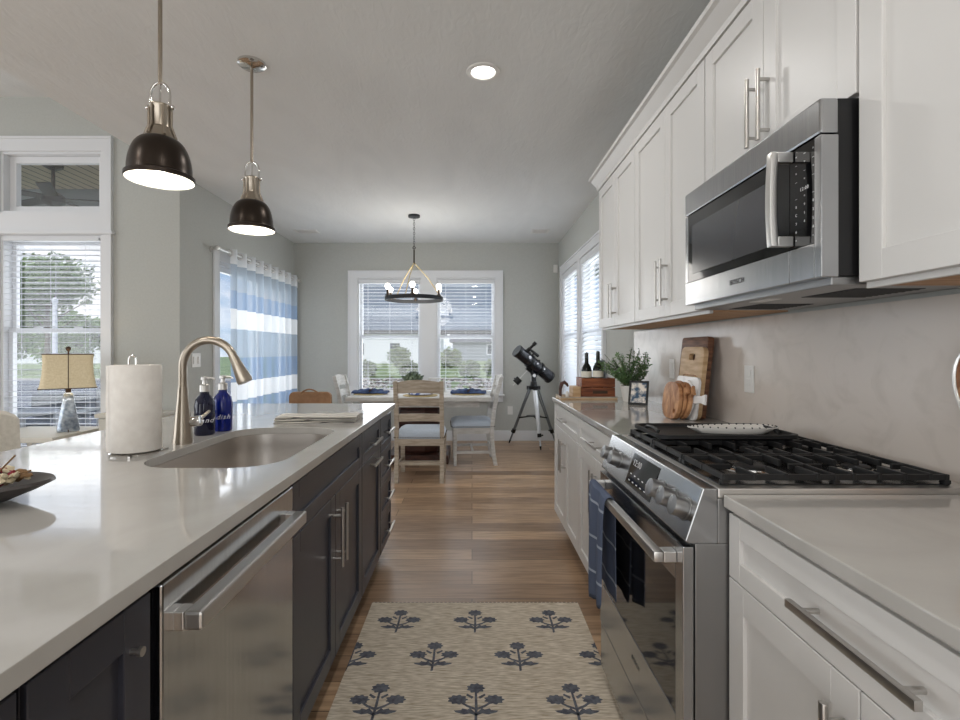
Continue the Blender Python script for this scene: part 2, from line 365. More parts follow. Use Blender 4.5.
# ------------------------------------------------------------------ setting: floor, walls, ceilings
XL, XR, YB, YW, HC, HL = -2.47, 1.20, 6.99, 4.25, 2.745, 3.39
Y0, XF = -3.6, -7.0
b = B_(); b.box(XF-.1, XR+.15, Y0-.1, YW+.16, -.12, 0); b.box(XL-.16, XR+.15, YW+.16, YB+.16, -.12, 0); struct('floor', b, 'floor')
b = B_(); b.box(XL-.0, XR+.15, Y0, YB+.16, HC, HC+.25); struct('ceiling', b, 'ceil')
b = B_(); b.box(XL-.03, XL, Y0, YW, HC, HL+.02); struct('trim_1', b, 'ceil')          # drop between the two ceiling heights
b = B_(); b.box(XF-.1, XL, Y0, YW+.16, HL, HL+.25); struct('ceiling_living', b, 'ceil')
def wall(name, axis, c0, c1, u0, u1, z0, z1, holes, m='wall'):
    us = sorted({u0, u1, *[h[0] for h in holes], *[h[1] for h in holes]}); zs = sorted({z0, z1, *[h[2] for h in holes], *[h[3] for h in holes]})
    b = B_()
    for a, a2 in zip(us, us[1:]):
        run = None
        for z, z2 in zip(zs, zs[1:]):
            mu, mz = (a+a2)/2, (z+z2)/2
            hole = any(h[0] < mu < h[1] and h[2] < mz < h[3] for h in holes)
            if not hole: run = (run[0], z2) if run else (z, z2)
            if run and (hole or z2 == zs[-1]):
                if axis == 'Y': b.box(a, a2, c0, c1, run[0], run[1])
                else: b.box(c0, c1, a, a2, run[0], run[1])
                run = None
    bmesh.ops.remove_doubles(b.bm, verts=b.bm.verts[:], dist=1e-5)
    return struct(name, b, m)
BW = [(-1.59, -.70), (-.50, .33)]                      # rear window openings in X
wall('wall_back', 'Y', YB, YB+.15, XL-.15, XR+.15, 0, HC, [(BW[0][0], BW[0][1], .64, 2.26), (BW[1][0], BW[1][1], .64, 2.26)])
RW = [(4.60, 5.53), (5.67, 6.60)]
wall('wall_right', 'X', XR, XR+.15, Y0, YB, 0, HC, [(RW[0][0], RW[0][1], .64, 2.26), (RW[1][0], RW[1][1], .64, 2.26)])
wall('wall_left', 'X', XL-.15, XL, YW+.15, YB, 0, HC, [(4.88, 6.78, .02, 2.12)])
wall('wall_living', 'Y', YW, YW+.15, XF, XL, 0, HL, [(-3.98, -3.12, .3, 2.93)])
wall('wall_front', 'Y', Y0-.15, Y0, XF, XR+.15, 0, HL, [])
wall('wall_far_left', 'X', XF-.15, XF, Y0, YW+.15, 0, HL, [])
for nm, bx in (('baseboard_back', (XL, XR, YB-.016, YB, 0, .14)), ('baseboard_right', (XR-.016, XR, 3.63, YB-.016, 0, .14)), ('baseboard_left', (XL, XL+.016, YW, 4.788, 0, .14)), ('baseboard_living', (XF, XL, YW-.016, YW, 0, .14))):
    b = B_(); b.box(*bx); struct(nm, b, 'trim', bevel=.004)

# windows: u runs along the wall, w into the room (positive = towards the room)
def frame_fn(axis, c, sgn):
    if axis == 'Y': return lambda u0, u1, w0, w1, z0, z1: (u0, u1, *sorted((c+sgn*w0, c+sgn*w1)), z0, z1)
    return lambda u0, u1, w0, w1, z0, z1: (*sorted((c+sgn*w0, c+sgn*w1)), u0, u1, z0, z1)
def ring4(b, F, u0, u1, w0, w1, z0, z1, t):
    b.box(*F(u0, u0+t, w0, w1, z0, z1)); b.box(*F(u1-t, u1, w0, w1, z0, z1)); b.box(*F(u0+t, u1-t, w0, w1, z0, z0+t)); b.box(*F(u0+t, u1-t, w0, w1, z1-t, z1))
def window(name, axis, c, sgn, u0, u1, z0, z1, zm):
    F = frame_fn(axis, c, sgn)
    b = B_(); ring4(b, F, u0, u1, -.13, 0, z0, z1, .02); w = struct(name, b, 'trim')
    b = B_(); ring4(b, F, u0+.02, u1-.02, -.12, -.085, zm-.02, z1-.02, .035); s = obj('upper_sash', b, 'trim', w, .003)
    b = B_(); b.box(*F(u0+.05, u1-.05, -.105, -.1, zm+.01, z1-.05)); obj('pane', b, 'pane', s)
    b = B_(); ring4(b, F, u0+.02, u1-.02, -.085, -.05, z0+.02, zm+.02, .035)
    for k in (.3, .7):
        uc = u0+(u1-u0)*k; b.box(*F(uc-.03, uc+.03, -.085, -.055, zm+.02, zm+.032))
    s = obj('lower_sash', b, 'trim', w, .003)
    b = B_(); b.box(*F(u0+.05, u1-.05, -.07, -.065, z0+.05, zm-.01)); obj('pane', b, 'pane', s)
    return w
window('window_1', 'Y', YB, -1, *BW[0], .64, 2.26, 1.44)
window('window_2', 'Y', YB, -1, *BW[1], .64, 2.26, 1.44)
window('window_3', 'X', XR, -1, *RW[0], .64, 2.26, 1.44)
window('window_4', 'X', XR, -1, *RW[1], .64, 2.26, 1.44)
window('window_5', 'Y', YW, -1, -3.98, -3.12, .3, 2.22, 1.42)
F = frame_fn('Y', YW, -1)
b = B_(); ring4(b, F, -3.98, -3.12, -.13, 0, 2.41, 2.93, .02); w6 = struct('window_6', b, 'trim')
b = B_(); ring4(b, F, -3.96, -3.14, -.11, -.06, 2.43, 2.91, .055); s = obj('sash', b, 'trim', w6, .003)
b = B_(); b.box(*F(-3.91, -3.19, -.09, -.085, 2.48, 2.86)); obj('pane', b, 'pane', s)
def casing(name, axis, c, u0, u1, z0, z1, holes, t=.02):
    F = frame_fn(axis, c, -1); b = B_()
    us = sorted({u0, u1, *[h[0] for h in holes], *[h[1] for h in holes]}); zs = sorted({z0, z1, *[h[2] for h in holes], *[h[3] for h in holes]})
    for a, a2 in zip(us, us[1:]):
        for z, z2 in zip(zs, zs[1:]):
            if not any(h[0] < (a+a2)/2 < h[1] and h[2] < (z+z2)/2 < h[3] for h in holes): b.box(*F(a, a2, 0, t, z, z2))
    bmesh.ops.remove_doubles(b.bm, verts=b.bm.verts[:], dist=1e-5)
    fs = [f for f in b.bm.faces if sum(1 for g in b.bm.faces if g is not f and (g.calc_center_median()-f.calc_center_median()).length < 1e-5)]
    bmesh.ops.delete(b.bm, geom=fs, context='FACES_ONLY')
    ring4(b, F, u0, u1, t, t+.012, z0, z1, .018)
    return struct(name, b, 'trim')
casing('trim_2', 'Y', YB, -1.72, .43, .54, 2.36, [(BW[0][0], BW[0][1], .64, 2.26), (BW[1][0], BW[1][1], .64, 2.26)])
casing('trim_3', 'X', XR, 4.50, 6.70, .54, 2.36, [(RW[0][0], RW[0][1], .64, 2.26), (RW[1][0], RW[1][1], .64, 2.26)])
casing('trim_4', 'Y', YW, -4.07, -3.03, .2, 3.05, [(-3.98, -3.12, .3, 2.22), (-3.98, -3.12, 2.41, 2.93)])
F = frame_fn('Y', YB, -1); b = B_(); b.box(*F(-1.74, .45, 0, .06, .62, .645)); struct('trim_5', b, 'trim', bevel=.005)
F = frame_fn('Y', YW, -1); b = B_(); b.box(*F(-4.09, -3.01, .0, .045, 2.225, 2.25)); struct('trim_6', b, 'trim', bevel=.005)

def blind(axis, c, u0, u1, z0, z1, tilt, label, pitch=.046):
    F = frame_fn(axis, c, -1); wc = -.015
    loc = ((u0+u1)/2, c, z0) if axis == 'Y' else (c, (u0+u1)/2, z0)
    t = thing('window_blind', label, 'blind', loc, 'white slatted window blinds')
    b = B_(); hr = .055 if pitch > .0461 or axis == 'X' or z0 > .5 else .025
    b.box(*F(u0, u1, wc-.03, wc+.03, z1-hr, z1)); obj('headrail', b, 'trim', t, .004)
    b = B_(); hw = .024; ca, sa = math.cos(tilt)*hw, math.sin(tilt)*hw; z = z1-hr-.03
    while z > z0+.04:
        vs = b.box(*F(u0+.004, u1-.004, -hw, hw, -.0012, .0012))
        ang = tilt if axis == 'Y' else -tilt
        R = Matrix.Rotation(ang, 4, 'X' if axis == 'Y' else 'Y')
        base = Vector((0, c, 0)) if axis == 'Y' else Vector((c, 0, 0))
        off = Vector((0, -wc, z)) if axis == 'Y' else Vector((-wc, 0, z))
        for v in vs: v.co = R @ (v.co-base)+base+off
        z -= pitch
    obj('slats', b, 'slat', t)
    b = B_(); b.box(*F(u0+.004, u1-.004, wc-.025, wc+.025, z0+.012, z0+.032)); obj('bottom_rail', b, 'trim', t, .003)
    b = B_()
    for k in (.14, .5, .86):
        uu = u0+(u1-u0)*k
        for w in (wc-.026, wc+.026): b.box(*F(uu-.0012, uu+.0012, w-.0008, w+.0008, z0+.02, z1-.05))
    obj('ladder_cord', b, 'slat', t)
    return t
blind('Y', YB, -1.565, -.725, .66, 2.235, 0, 'open white slat blind in the left half of the rear dining window')
blind('Y', YB, -.475, .305, .66, 2.235, 0, 'open white slat blind in the right half of the rear dining window')
blind('X', XR, 4.625, 5.505, .66, 2.235, .95, 'tilted white slat blind in the right wall window nearest the upper cabinets')
blind('X', XR, 5.695, 6.575, .66, 2.235, .95, 'tilted white slat blind in the right wall window nearest the telescope corner')
blind('Y', YW, -3.955, -3.145, .33, 2.2, 0, 'open white slat blind behind the table lamp, tree visible through it')

# patio sliding door behind the curtain
F = frame_fn('X', XL, 1)
b = B_(); ring4(b, F, 4.88, 6.78, -.13, 0, .02, 2.12, .035); d1 = struct('door_1', b, 'trim')
b = B_(); ring4(b, F, 4.91, 5.92, -.06, -.02, .05, 2.09, .06); s = obj('sliding_panel', b, 'trim', d1)
b = B_(); b.box(*F(4.97, 5.86, -.045, -.04, .1, 2.03)); obj('pane', b, 'pane', s)
b = B_(); ring4(b, F, 5.86, 6.75, -.11, -.07, .05, 2.09, .06); s = obj('fixed_panel', b, 'trim', d1)
b = B_(); b.box(*F(5.92, 6.69, -.095, -.09, .1, 2.03)); obj('pane', b, 'pane', s)
b = B_(); b.box(*F(4.79, 4.88, 0, .02, 0, 2.22)); b.box(*F(6.78, 6.88, 0, .02, 0, 2.22)); b.box(*F(4.88, 6.78, 0, .02, 2.12, 2.22)); struct('trim_7', b, 'trim', bevel=.003)

# ------------------------------------------------------------------ outdoors
b = B_(); b.box(-90, 90, -40, 130, -.45, -.3); struct('lawn', b, 'grass')
b = B_(); b.box(-60, -7.6, 8.5, 26, -.3, -.285); struct('street', b, 'asphalt')
b = B_(); b.box(-60, -7.0, 26, 27.4, -.3, -.25); struct('sidewalk', b, 'concrete')
b = B_(); b.box(-7.5, XL-.16, YW+.16, 6.8, -.3, -.02); struct('porch_deck', b, 'concrete')
b = B_(); b.box(-7.5, XL-.16, YW+.16, 6.62, 3.32, 3.4); struct('porch_ceiling', b, 'porch')
b = B_(); b.box(-7.5, XL-.16, 6.45, 6.62, 3.09, 3.32); struct('porch_beam', b, 'siding2')
# stony bed
b = B_()
for i in range(900):
    x = random.uniform(-9, 3.5); y = random.uniform(18.6, 27.5); r_ = random.uniform(.06, .17)
    vs = bmesh.ops.create_icosphere(b.bm, subdivisions=1, radius=r_)['verts']
    for v in vs: v.co = Vector((v.co.x*1.2+x, v.co.y+y, v.co.z*.6-.27))
tag(obj('garden_stones', b, 'stone'), 'bed of pale garden stones seen low through the rear window', 'stones', kind='stuff')
def house(name, x, y, w, d, h, m, label, gable=2.2, wins=(), rot=0):
    t = thing(name, label, 'house', (x, y, -.3))
    b = B_(); b.box(x-w/2, x+w/2, y, y+d, -.3, h); obj('wall', b, m, t)
    b = B_(); b.prism([(y-.5, h), (y+d+.5, h), (y+d/2, h+gable)], lambda u, v, a: Vector((a, u, v)), x-w/2-.5, x+w/2+.5); obj('roof', b, 'roof', t)
    for (wx, wz, ww, wh) in wins:
        b = B_(); ring4(b, frame_fn('Y', y, -1), x+wx-ww/2-.12, x+wx+ww/2+.12, -.02, .08, wz-.12, wz+wh+.12, .12); f = obj('window', b, 'siding', t)
        b = B_(); b.box(x+wx-ww/2, x+wx+ww/2, y-.03, y-.005, wz, wz+wh); obj('pane', b, 'window_dark', f)
    return t
house('house', -14, 62, 20, 9, 3.3, 'siding', 'white sided house beyond the lawn in the left rear window', 2.4, [(-5, .8, 1.2, 1.4), (0, .8, 1.4, 1.4), (4.5, .8, 1.2, 1.4), (8, .8, 1, 1.4)])
house('house', 8, 78, 22, 9, 2.6, 'siding2', 'grey house behind bushes in the right rear window', 2.6, [(-5, .8, 1.2, 1.4), (-1, .8, 1.2, 1.4)])
g = house('house', -52, 62, 22, 8, 3.0, 'siding', 'white house with garage across the street, behind the lamp', 2.4, [(-5, .9, 1.1, 1.3), (-2.5, .9, 1.1, 1.3)])
b = B_(); b.box(-52, -47, 61.8, 61.99, -.3, 2.3)
for i in range(4): b.box(-52, -47, 61.75, 61.81, .2+i*.5, .24+i*.5)
obj('garage_door', b, 'siding2', g)
def foliage(b, c, R, n, s, squash=.8, hollow=.35):
    for i in range(n):
        v = Vector((random.gauss(0, 1), random.gauss(0, 1), random.gauss(0, 1))).normalized()
        k = R*(hollow+(1-hollow)*random.random()**.5)*(1+.18*math.sin(5*v.x+3*v.z)*math.cos(4*v.y))
        p = Vector(c)+Vector((v.x*k, v.y*k, v.z*k*squash))
        d = Vector((random.gauss(0, 1), random.gauss(0, 1), random.gauss(0, 1))).normalized(); u = d.orthogonal().normalized()*s; w = d.cross(u)*.55
        vs = [b.bm.verts.new(p+q) for q in (-u, w*.9, u, -w*.9)]
        b.bm.faces.new(vs)
def tree(name, x, y, h, cr_, crz, n, label, lobes=5, leaf=.13, m='treeleaf', group=None):
    t = thing(name, label, 'tree', (x, y, -.3), group)
    b = B_(); b.tube([(x, y, -.3), (x+.05, y, h*.4), (x, y, h*.8)], [.14, .1, .04], 8)
    for i in range(7):
        a = i*2.4; b.tube([(x, y, h*(.35+.05*i)), (x+math.cos(a)*cr_*.4, y+math.sin(a)*cr_*.4, h*(.5+.05*i)), (x+math.cos(a)*cr_*.75, y+math.sin(a)*cr_*.75, h*(.6+.05*i))], [.05, .03, .012], 6)
    obj('trunk', b, 'bark', t, smooth=True)
    b = B_()
    for i in range(lobes):
        a = i*2.4+.3; k = cr_*(.5 if i else 0)
        foliage(b, (x+math.cos(a)*k, y+math.sin(a)*k, crz+math.sin(a*1.7)*cr_*.35), cr_*.62, n//lobes, leaf)
    obj('crown', b, m, t); return t
tree('tree', -35.5, 39, 4.2, 2.6, 2.6, 2600, 'pale leafy tree beyond the street, low behind the tall tree', 5, .2)
tree('tree', -28.3, 36, 4.0, 2.5, 2.3, 2600, 'pale leafy tree beyond the street, to the right behind the tall tree', 5, .2)
tree('tree', -18.6, 22, 4.6, 1.8, 4.0, 3900, 'leafy green tree seen through the left blind above the lamp', 7)
def bush(x, y, r_, label, n=700, leaf=.11):
    t = thing('bush', label, 'bush', (x, y, -.3))
    b = B_()
    for i in range(5): a = i*1.3; b.tube([(x, y, -.3), (x+math.cos(a)*r_*.3, y+math.sin(a)*r_*.3, r_*.7-.3)], [.025, .012], 6)
    obj('stem', b, 'bark', t)
    b = B_(); foliage(b, (x, y, r_*.85-.3), r_, n, leaf, .85, .2); obj('foliage', b, 'treeleaf2', t)
bush(-6.1, 29, .6, 'rounded bush on the lawn at the left side of the left rear window')
bush(-3.75, 29.5, .62, 'rounded bush on the lawn at the right side of the left rear window')
bush(-.1, 28.6, .62, 'rounded bush on the lawn in the middle of the right rear window')
bush(1.3, 31, .6, 'rounded bush on the lawn at the right side of the right rear window')
bush(-1.9, 45, 1.1, 'wide bush further back on the lawn in the right rear window', 900, .16)
bush(-7.2, 50, 1.2, 'wide dark bush in front of the white house beyond the lawn', 900, .17)
bush(-25, 31, 1.2, 'bush by the sidewalk across the street, left of the lamp', 900, .16)
t = thing('street_light', 'tall pale street light pole in front of the tree', 'street light', (-17.0, 20.5, -.3))
b = B_(); b.cyl((-17, 20.5, -.3), (-17, 20.5, 3.2), .10, .08, 10); b.cyl((-17, 20.5, -.3), (-17, 20.5, -.1), .14, .12, 10); obj('pole', b, 'siding', t)
b = B_(); b.lathe([(.08, 3.2), (.11, 3.22), (.11, 3.36), (.05, 3.42), (.01, 3.43)], (-17, 20.5, 0), 12); obj('lantern', b, 'siding', t)
# outdoor roller shades of the covered patio behind
b = B_(); b.box(XL, 2.2, 7.25, 8.15, 2.42, 2.5); struct('patio_ceiling', b, 'siding2')
for x0, x1, lab in ((-2.2, -.73, 'blue-grey outdoor roller shade with dark hem, seen in the left half of the rear window'), (-.70, .8, 'blue-grey outdoor roller shade with dark hem, seen in the right half of the rear window')):
    t = thing('roller_shade', lab, 'shade', ((x0+x1)/2, 8.0, 1.5), 'outdoor shades behind the rear window')
    b = B_(); n_ = 24
    b.loft([[Vector((x0+(x1-x0)*i/n_, 8.0+.004*math.sin(i*1.3), z)) for i in range(n_+1)] for z in (1.57, 1.8, 2.1, 2.38)], False, False, False); obj('fabric', b, 'shademesh', t)
    b = B_(); b.box(x0, x1, 7.985, 8.015, 1.515, 1.575); obj('hem_bar', b, 'fanblack', t, .006)
    b = B_(); b.cyl((x0, 8.0, 2.39), (x1, 8.0, 2.39), .03, n=12); obj('roller', b, 'siding2', t)
# porch fan and patio furniture
fx, fy = -4.62, 5.55
t = thing('ceiling_fan', 'black ceiling fan under the porch roof, seen in the transom window', 'fan', (fx, fy, 3.32))
b = B_(); b.lathe([(.01, 3.32), (.1, 3.32), (.09, 3.27), (.03, 3.24), (.01, 3.24)], (fx, fy, 0), 20); obj('canopy', b, 'fanblack', t, smooth=True)
b = B_(); b.cyl((fx, fy, 3.25), (fx, fy, 2.98), .018); obj('downrod', b, 'fanblack', t, smooth=True)
b = B_(); b.lathe([(.01, 2.99), (.06, 2.99), (.11, 2.95), (.11, 2.88), (.05, 2.85), (.01, 2.85)], (fx, fy, 0), 24); obj('motor', b, 'fanblack', t, smooth=True)
for k in range(5):
    a = k*2*PI/5+.25; b = B_(); vs = b.box(.1, .62, -.06, .06, -.005, .005)
    b.xf(vs, Matrix.Translation((fx, fy, 2.93)) @ Matrix.Rotation(a, 4, 'Z') @ Matrix.Rotation(.2, 4, 'X')); obj('blade', b, 'fanblack', t, .003)
px_, py_ = -4.65, 5.2
t = thing('patio_table', 'white round patio table outside, low behind the lamp window', 'table', (px_, py_, -.02))
b = B_(); b.lathe([(.01, .62), (.3, .62), (.31, .605), (.3, .59), (.01, .59)], (px_, py_, 0), 32); obj('tabletop', b, 'white_metal', t, smooth=True)
b = B_(); b.cyl((px_, py_, .59), (px_, py_, .02), .03, n=14); b.lathe([(.01, .03), (.2, .02), (.22, -.02), (.01, -.02)], (px_, py_, 0), 24); obj('pedestal', b, 'white_metal', t, smooth=True)
t = thing('patio_chair', 'grey cushioned patio chair with white frame outside the left window', 'chair', (-5.1, 6.0, -.02))
b = B_(); b.box(-5.45, -4.75, 5.7, 6.3, .22, .42); b.box(-5.45, -4.75, 6.2, 6.38, .42, .72); obj('cushion', b, 'cushion', t, .04, True)
for sx_ in (-5.49, -4.75):
    b = B_(); b.box(sx_, sx_+.04, 5.7, 6.4, .5, .54); b.box(sx_, sx_+.04, 5.7, 5.74, -.02, .5); b.box(sx_, sx_+.04, 6.36, 6.4, -.02, .76); obj('side_frame', b, 'white_metal', t)
b = B_(); b.box(-5.45, -4.75, 5.7, 6.38, .18, .22); obj('seat_frame', b, 'white_metal', t)

# ------------------------------------------------------------------ cabinetry
def shaker(name, parent, xf, s, y0, y1, z0, z1, m, rail=.06, g=.0015, label=None):
    """door or drawer front; xf = front plane, s = -1 faces -X, +1 faces +X"""
    y0 += g; y1 -= g; z0 += g; z1 -= g
    X = lambda a, b_: sorted((xf-s*a, xf-s*b_))
    b = B_(); b.box(*X(.009, .02), y0, y1, z0, z1)
    a = X(0, .01)
    b.box(*a, y0, y0+rail, z0, z1); b.box(*a, y1-rail, y1, z0, z1); b.box(*a, y0+rail, y1-rail, z0, z0+rail); b.box(*a, y0+rail, y1-rail, z1-rail, z1)
    return obj(name, b, m, parent, .0012, label=label, seg=1)
def pull(parent, xf, s, p0, p1, r_=.006, off=.034, square=True):
    """bar pull on a front plane x=xf from (y,z) p0 to p1"""
    X = xf+s*off; b = B_(); A = Vector((X, *p0)); C = Vector((X, *p1)); d = (C-A).normalized()
    if square and abs(d.y) > .5: b.box(X-r_*.8, X+r_*.8, A.y, C.y, A.z-r_, A.z+r_)
    else: b.cyl(A, C, r_, n=12)
    L = (C-A).length; k = min(.03, L*.16)
    for q in (A+d*k, C-d*k): b.cyl((xf, q.y, q.z), (X, q.y, q.z), r_*.75, n=8)
    return obj('handle', b, 'pull', parent, .001 if square else 0, True)
def carcass(parent, x0, x1, y0, y1, z0, z1, m, toe=None, s=1):
    b = B_(); b.box(x0, x1, y0+.0008, y1-.0008, z0, z1)
    if toe: b.box(toe[0], toe[1], y0+.0008, y1-.0008, 0, z0)
    return obj('carcass', b, m, parent)
IX = -.505
def icab(label, y0, y1, sink=False): 
    t = thing('base_cabinet', label, 'cabinet', (-.8, (y0+y1)/2, 0), 'dark island cabinets')
    if sink:
        b = B_(); a, c_ = y0+.001, y1-.001
        b.box(-1.11, IX-.02, a, a+.018, .105, .886); b.box(-1.11, IX-.02, c_-.018, c_, .105, .886); b.box(-1.11, -1.09, a+.018, c_-.018, .105, .886); b.box(-1.09, IX-.02, a+.018, c_-.018, .105, .125); b.box(-1.05, IX-.075, a, c_, 0, .105)
        b.box(IX-.03, IX-.02, a+.018, c_-.018, .125, .886); obj('carcass', b, 'navy', t)
    else: carcass(t, -1.11, IX-.02, y0, y1, .105, .887, 'navy', (-1.05, IX-.075))
    return t
ZT, ZS, ZB = .868, .715, .112
c = icab('dark island cabinet nearest the camera, at the left bottom edge', -.36, .562)
shaker('door', c, IX, 1, -.35, .56, ZB, ZT, 'navy')
c = icab('narrow dark island cabinet just before the dishwasher, with a small round knob', .565, .80)
d = shaker('door', c, IX, 1, .57, .792, ZB, ZT, 'navy')
b = B_(); b.cyl((IX, .745, .80), (IX+.016, .745, .80), .004, n=10); b.cyl((IX+.012, .745, .80), (IX+.018, .745, .80), .007, n=14); obj('knob', b, 'pull', d, smooth=True)
c = icab('dark island sink cabinet with two doors and a false front, right after the dishwasher', 1.413, 2.31, True)
shaker('false_front', c, IX, 1, 1.418, 2.307, ZS, ZT, 'navy', .05)
d = shaker('door', c, IX, 1, 1.418, 1.862, ZB, ZS, 'navy'); pull(d, IX, 1, (1.832, .46), (1.832, .675), square=False)
d = shaker('door', c, IX, 1, 1.862, 2.307, ZB, ZS, 'navy'); pull(d, IX, 1, (1.894, .46), (1.894, .675), square=False)
c = icab('narrow dark island cabinet with one drawer above a tall pull-out front', 2.31, 2.78)
d = shaker('drawer', c, IX, 1, 2.312, 2.777, ZS, ZT, 'navy', .045); pull(d, IX, 1, (2.45, .79), (2.65, .79))
d = shaker('door', c, IX, 1, 2.312, 2.777, ZB, ZS, 'navy'); pull(d, IX, 1, (2.45, .685), (2.65, .685))
c = icab('dark island cabinet of four stacked drawers at the far end', 2.78, 3.145)
for i in range(4):
    z0 = ZB+i*(ZT-ZB)/4; d = shaker('drawer', c, IX, 1, 2.783, 3.142, z0, z0+(ZT-ZB)/4, 'navy', .04); pull(d, IX, 1, (2.86, z0+.10), (3.06, z0+.10))
b = B_(); b.box(-1.13, -1.111, -.36, 3.145, 0, .887); tag(obj('island_back_panel', b, 'navy'), 'dark panel closing the seating side of the island', 'panel')

# dishwasher
t = thing('dishwasher', 'stainless steel dishwasher with bar handle built into the island', 'dishwasher', (-.8, 1.108, 0))
b = B_(); b.box(-1.09, -.53, .806, 1.41, .1, .882); b.box(-1.04, -.59, .81, 1.405, 0, .1); obj('tub', b, 'black', t)
b = B_(); b.box(-.53, -.500, .812, 1.405, .108, .868); dd = obj('door', b, 'steel_dw', t, .004)
b = B_(); b.box(-.483, -.452, .842, 1.378, .776, .808); obj('handle', b, 'steel2', dd, .005)
for y in (.842, 1.348):
    b = B_(); b.box(-.5005, -.4831, y, y+.03, .776, .808); obj('handle_post', b, 'steel2', dd, .002)

# sink and counter with its cut-out
SX0, SX1, SY0, SY1, SR = -.985, -.565, 1.42, 2.17, .13
def slab_hole(outer, hole, z0, z1):
    b = B_(); bm = b.bm
    def loop(pts, z):
        vs = [bm.verts.new((x, y, z)) for x, y in pts]; return vs, [bm.edges.new((vs[i], vs[(i+1) % len(vs)])) for i in range(len(vs))]
    for z in (z0, z1):
        vo, eo = loop(outer, z); vh, eh = loop(hole, z)
        bmesh.ops.triangle_fill(bm, edges=eo+eh, use_beauty=True)
        if z == z0: lo = (vo, vh)
        else: hi = (vo, vh)
    for a, c_ in zip(lo, hi):
        for i in range(len(a)):
            j = (i+1) % len(a); bm.faces.new((a[i], a[j], c_[j], c_[i]))
    return b
hole = rrect(SX0, SX1, SY0, SY1, SR, 10)
b = slab_hole(rrect(-1.54, -.482, -.42, 3.17, .012, 3), hole, .887, .915)
tag(obj('island_countertop', b, 'quartz', bevel=.003), 'long white quartz countertop on the island with the sink cut into it', 'countertop')
b = B_()
def rr(o_, z): return [Vector((x, y, z)) for x, y in rrect(SX0+o_, SX1-o_, SY0+o_, SY1-o_, SR-o_*.5, 10)]
b.loft([rr(-.012, .8865), rr(.0, .8865), rr(.003, .84), rr(.006, .73), rr(.02, .695), rr(.05, .688)], False, True)
t = obj('sink', b, 'sinksteel', smooth=True); tag(t, 'undermount stainless steel sink basin in the island', 'sink')
b = B_(); b.lathe([(.001, .6905), (.03, .6905), (.042, .693), (.045, .6885)], ((SX0+SX1)/2, 1.8, 0), 24); obj('drain', b, 'chrome', t, smooth=True)

# right base run
RX = .589
def rcab(label, y0, y1):
    t = thing('base_cabinet', label, 'cabinet', (.9, (y0+y1)/2, 0), 'white base cabinets')
    carcass(t, RX+.02, XR-.004, y0, y1, .105, .887, 'cab', (RX+.09, XR-.02)); return t
c = rcab('white base cabinet at the right bottom edge, nearest the camera', -.42, .372)
d = shaker('drawer', c, RX, -1, -.41, .37, .73, .876, 'cab', .045); pull(d, RX, -1, (-.14, .803), (.11, .803))
d = shaker('door', c, RX, -1, -.41, .37, ZB, .73, 'cab')
c = rcab('white base cabinet with wide drawer and long pull, on the near side of the range', .372, 1.156)
d = shaker('drawer', c, RX, -1, .374, 1.154, .73, .876, 'cab', .045); pull(d, RX, -1, (.625, .803), (.885, .803), .007)
d = shaker('door', c, RX, -1, .764, 1.154, ZB, .73, 'cab'); pull(d, RX, -1, (.795, .48), (.795, .69), .007)
d = shaker('door', c, RX, -1, .374, .764, ZB, .73, 'cab'); pull(d, RX, -1, (.73, .48), (.73, .69), .007)
c = rcab('white base cabinet just past the range, partly behind the hanging towel', 1.915, 2.79)
d = shaker('drawer', c, RX, -1, 1.925, 2.788, .73, .876, 'cab', .045); pull(d, RX, -1, (2.26, .803), (2.46, .803), .005)
d = shaker('door', c, RX, -1, 1.925, 2.355, ZB, .73, 'cab'); pull(d, RX, -1, (2.325, .48), (2.325, .68), .005, square=False)
d = shaker('door', c, RX, -1, 2.355, 2.788, ZB, .73, 'cab'); pull(d, RX, -1, (2.385, .48), (2.385, .68), .005, square=False)
c = rcab('white base cabinet at the far end of the right run, by the telescope', 2.79, 3.60)
d = shaker('drawer', c, RX, -1, 2.792, 3.595, .73, .876, 'cab', .045); pull(d, RX, -1, (3.1, .803), (3.3, .803), .005)
d = shaker('door', c, RX, -1, 2.792, 3.195, ZB, .73, 'cab'); pull(d, RX, -1, (3.165, .48), (3.165, .68), .005, square=False)
d = shaker('door', c, RX, -1, 3.195, 3.595, ZB, .73, 'cab'); pull(d, RX, -1, (3.225, .48), (3.225, .68), .005, square=False)
for y0, y1, lab in ((-.42, 1.157, 'white quartz countertop on the near side of the range'), (1.917, 3.625, 'white quartz countertop beyond the range, with boards, plant and crate on it')):
    b = B_(); b.box(.578, XR, y0, y1, .887, .915); tag(obj('countertop', b, 'quartz', bevel=.003), lab, 'countertop')
b = B_(); b.box(XR-.012, XR-.0005, -.42, 3.69, .915, 1.385); tag(obj('backsplash', b, 'splash'), 'pale quartz slab backsplash under the white wall cabinets', 'backsplash')

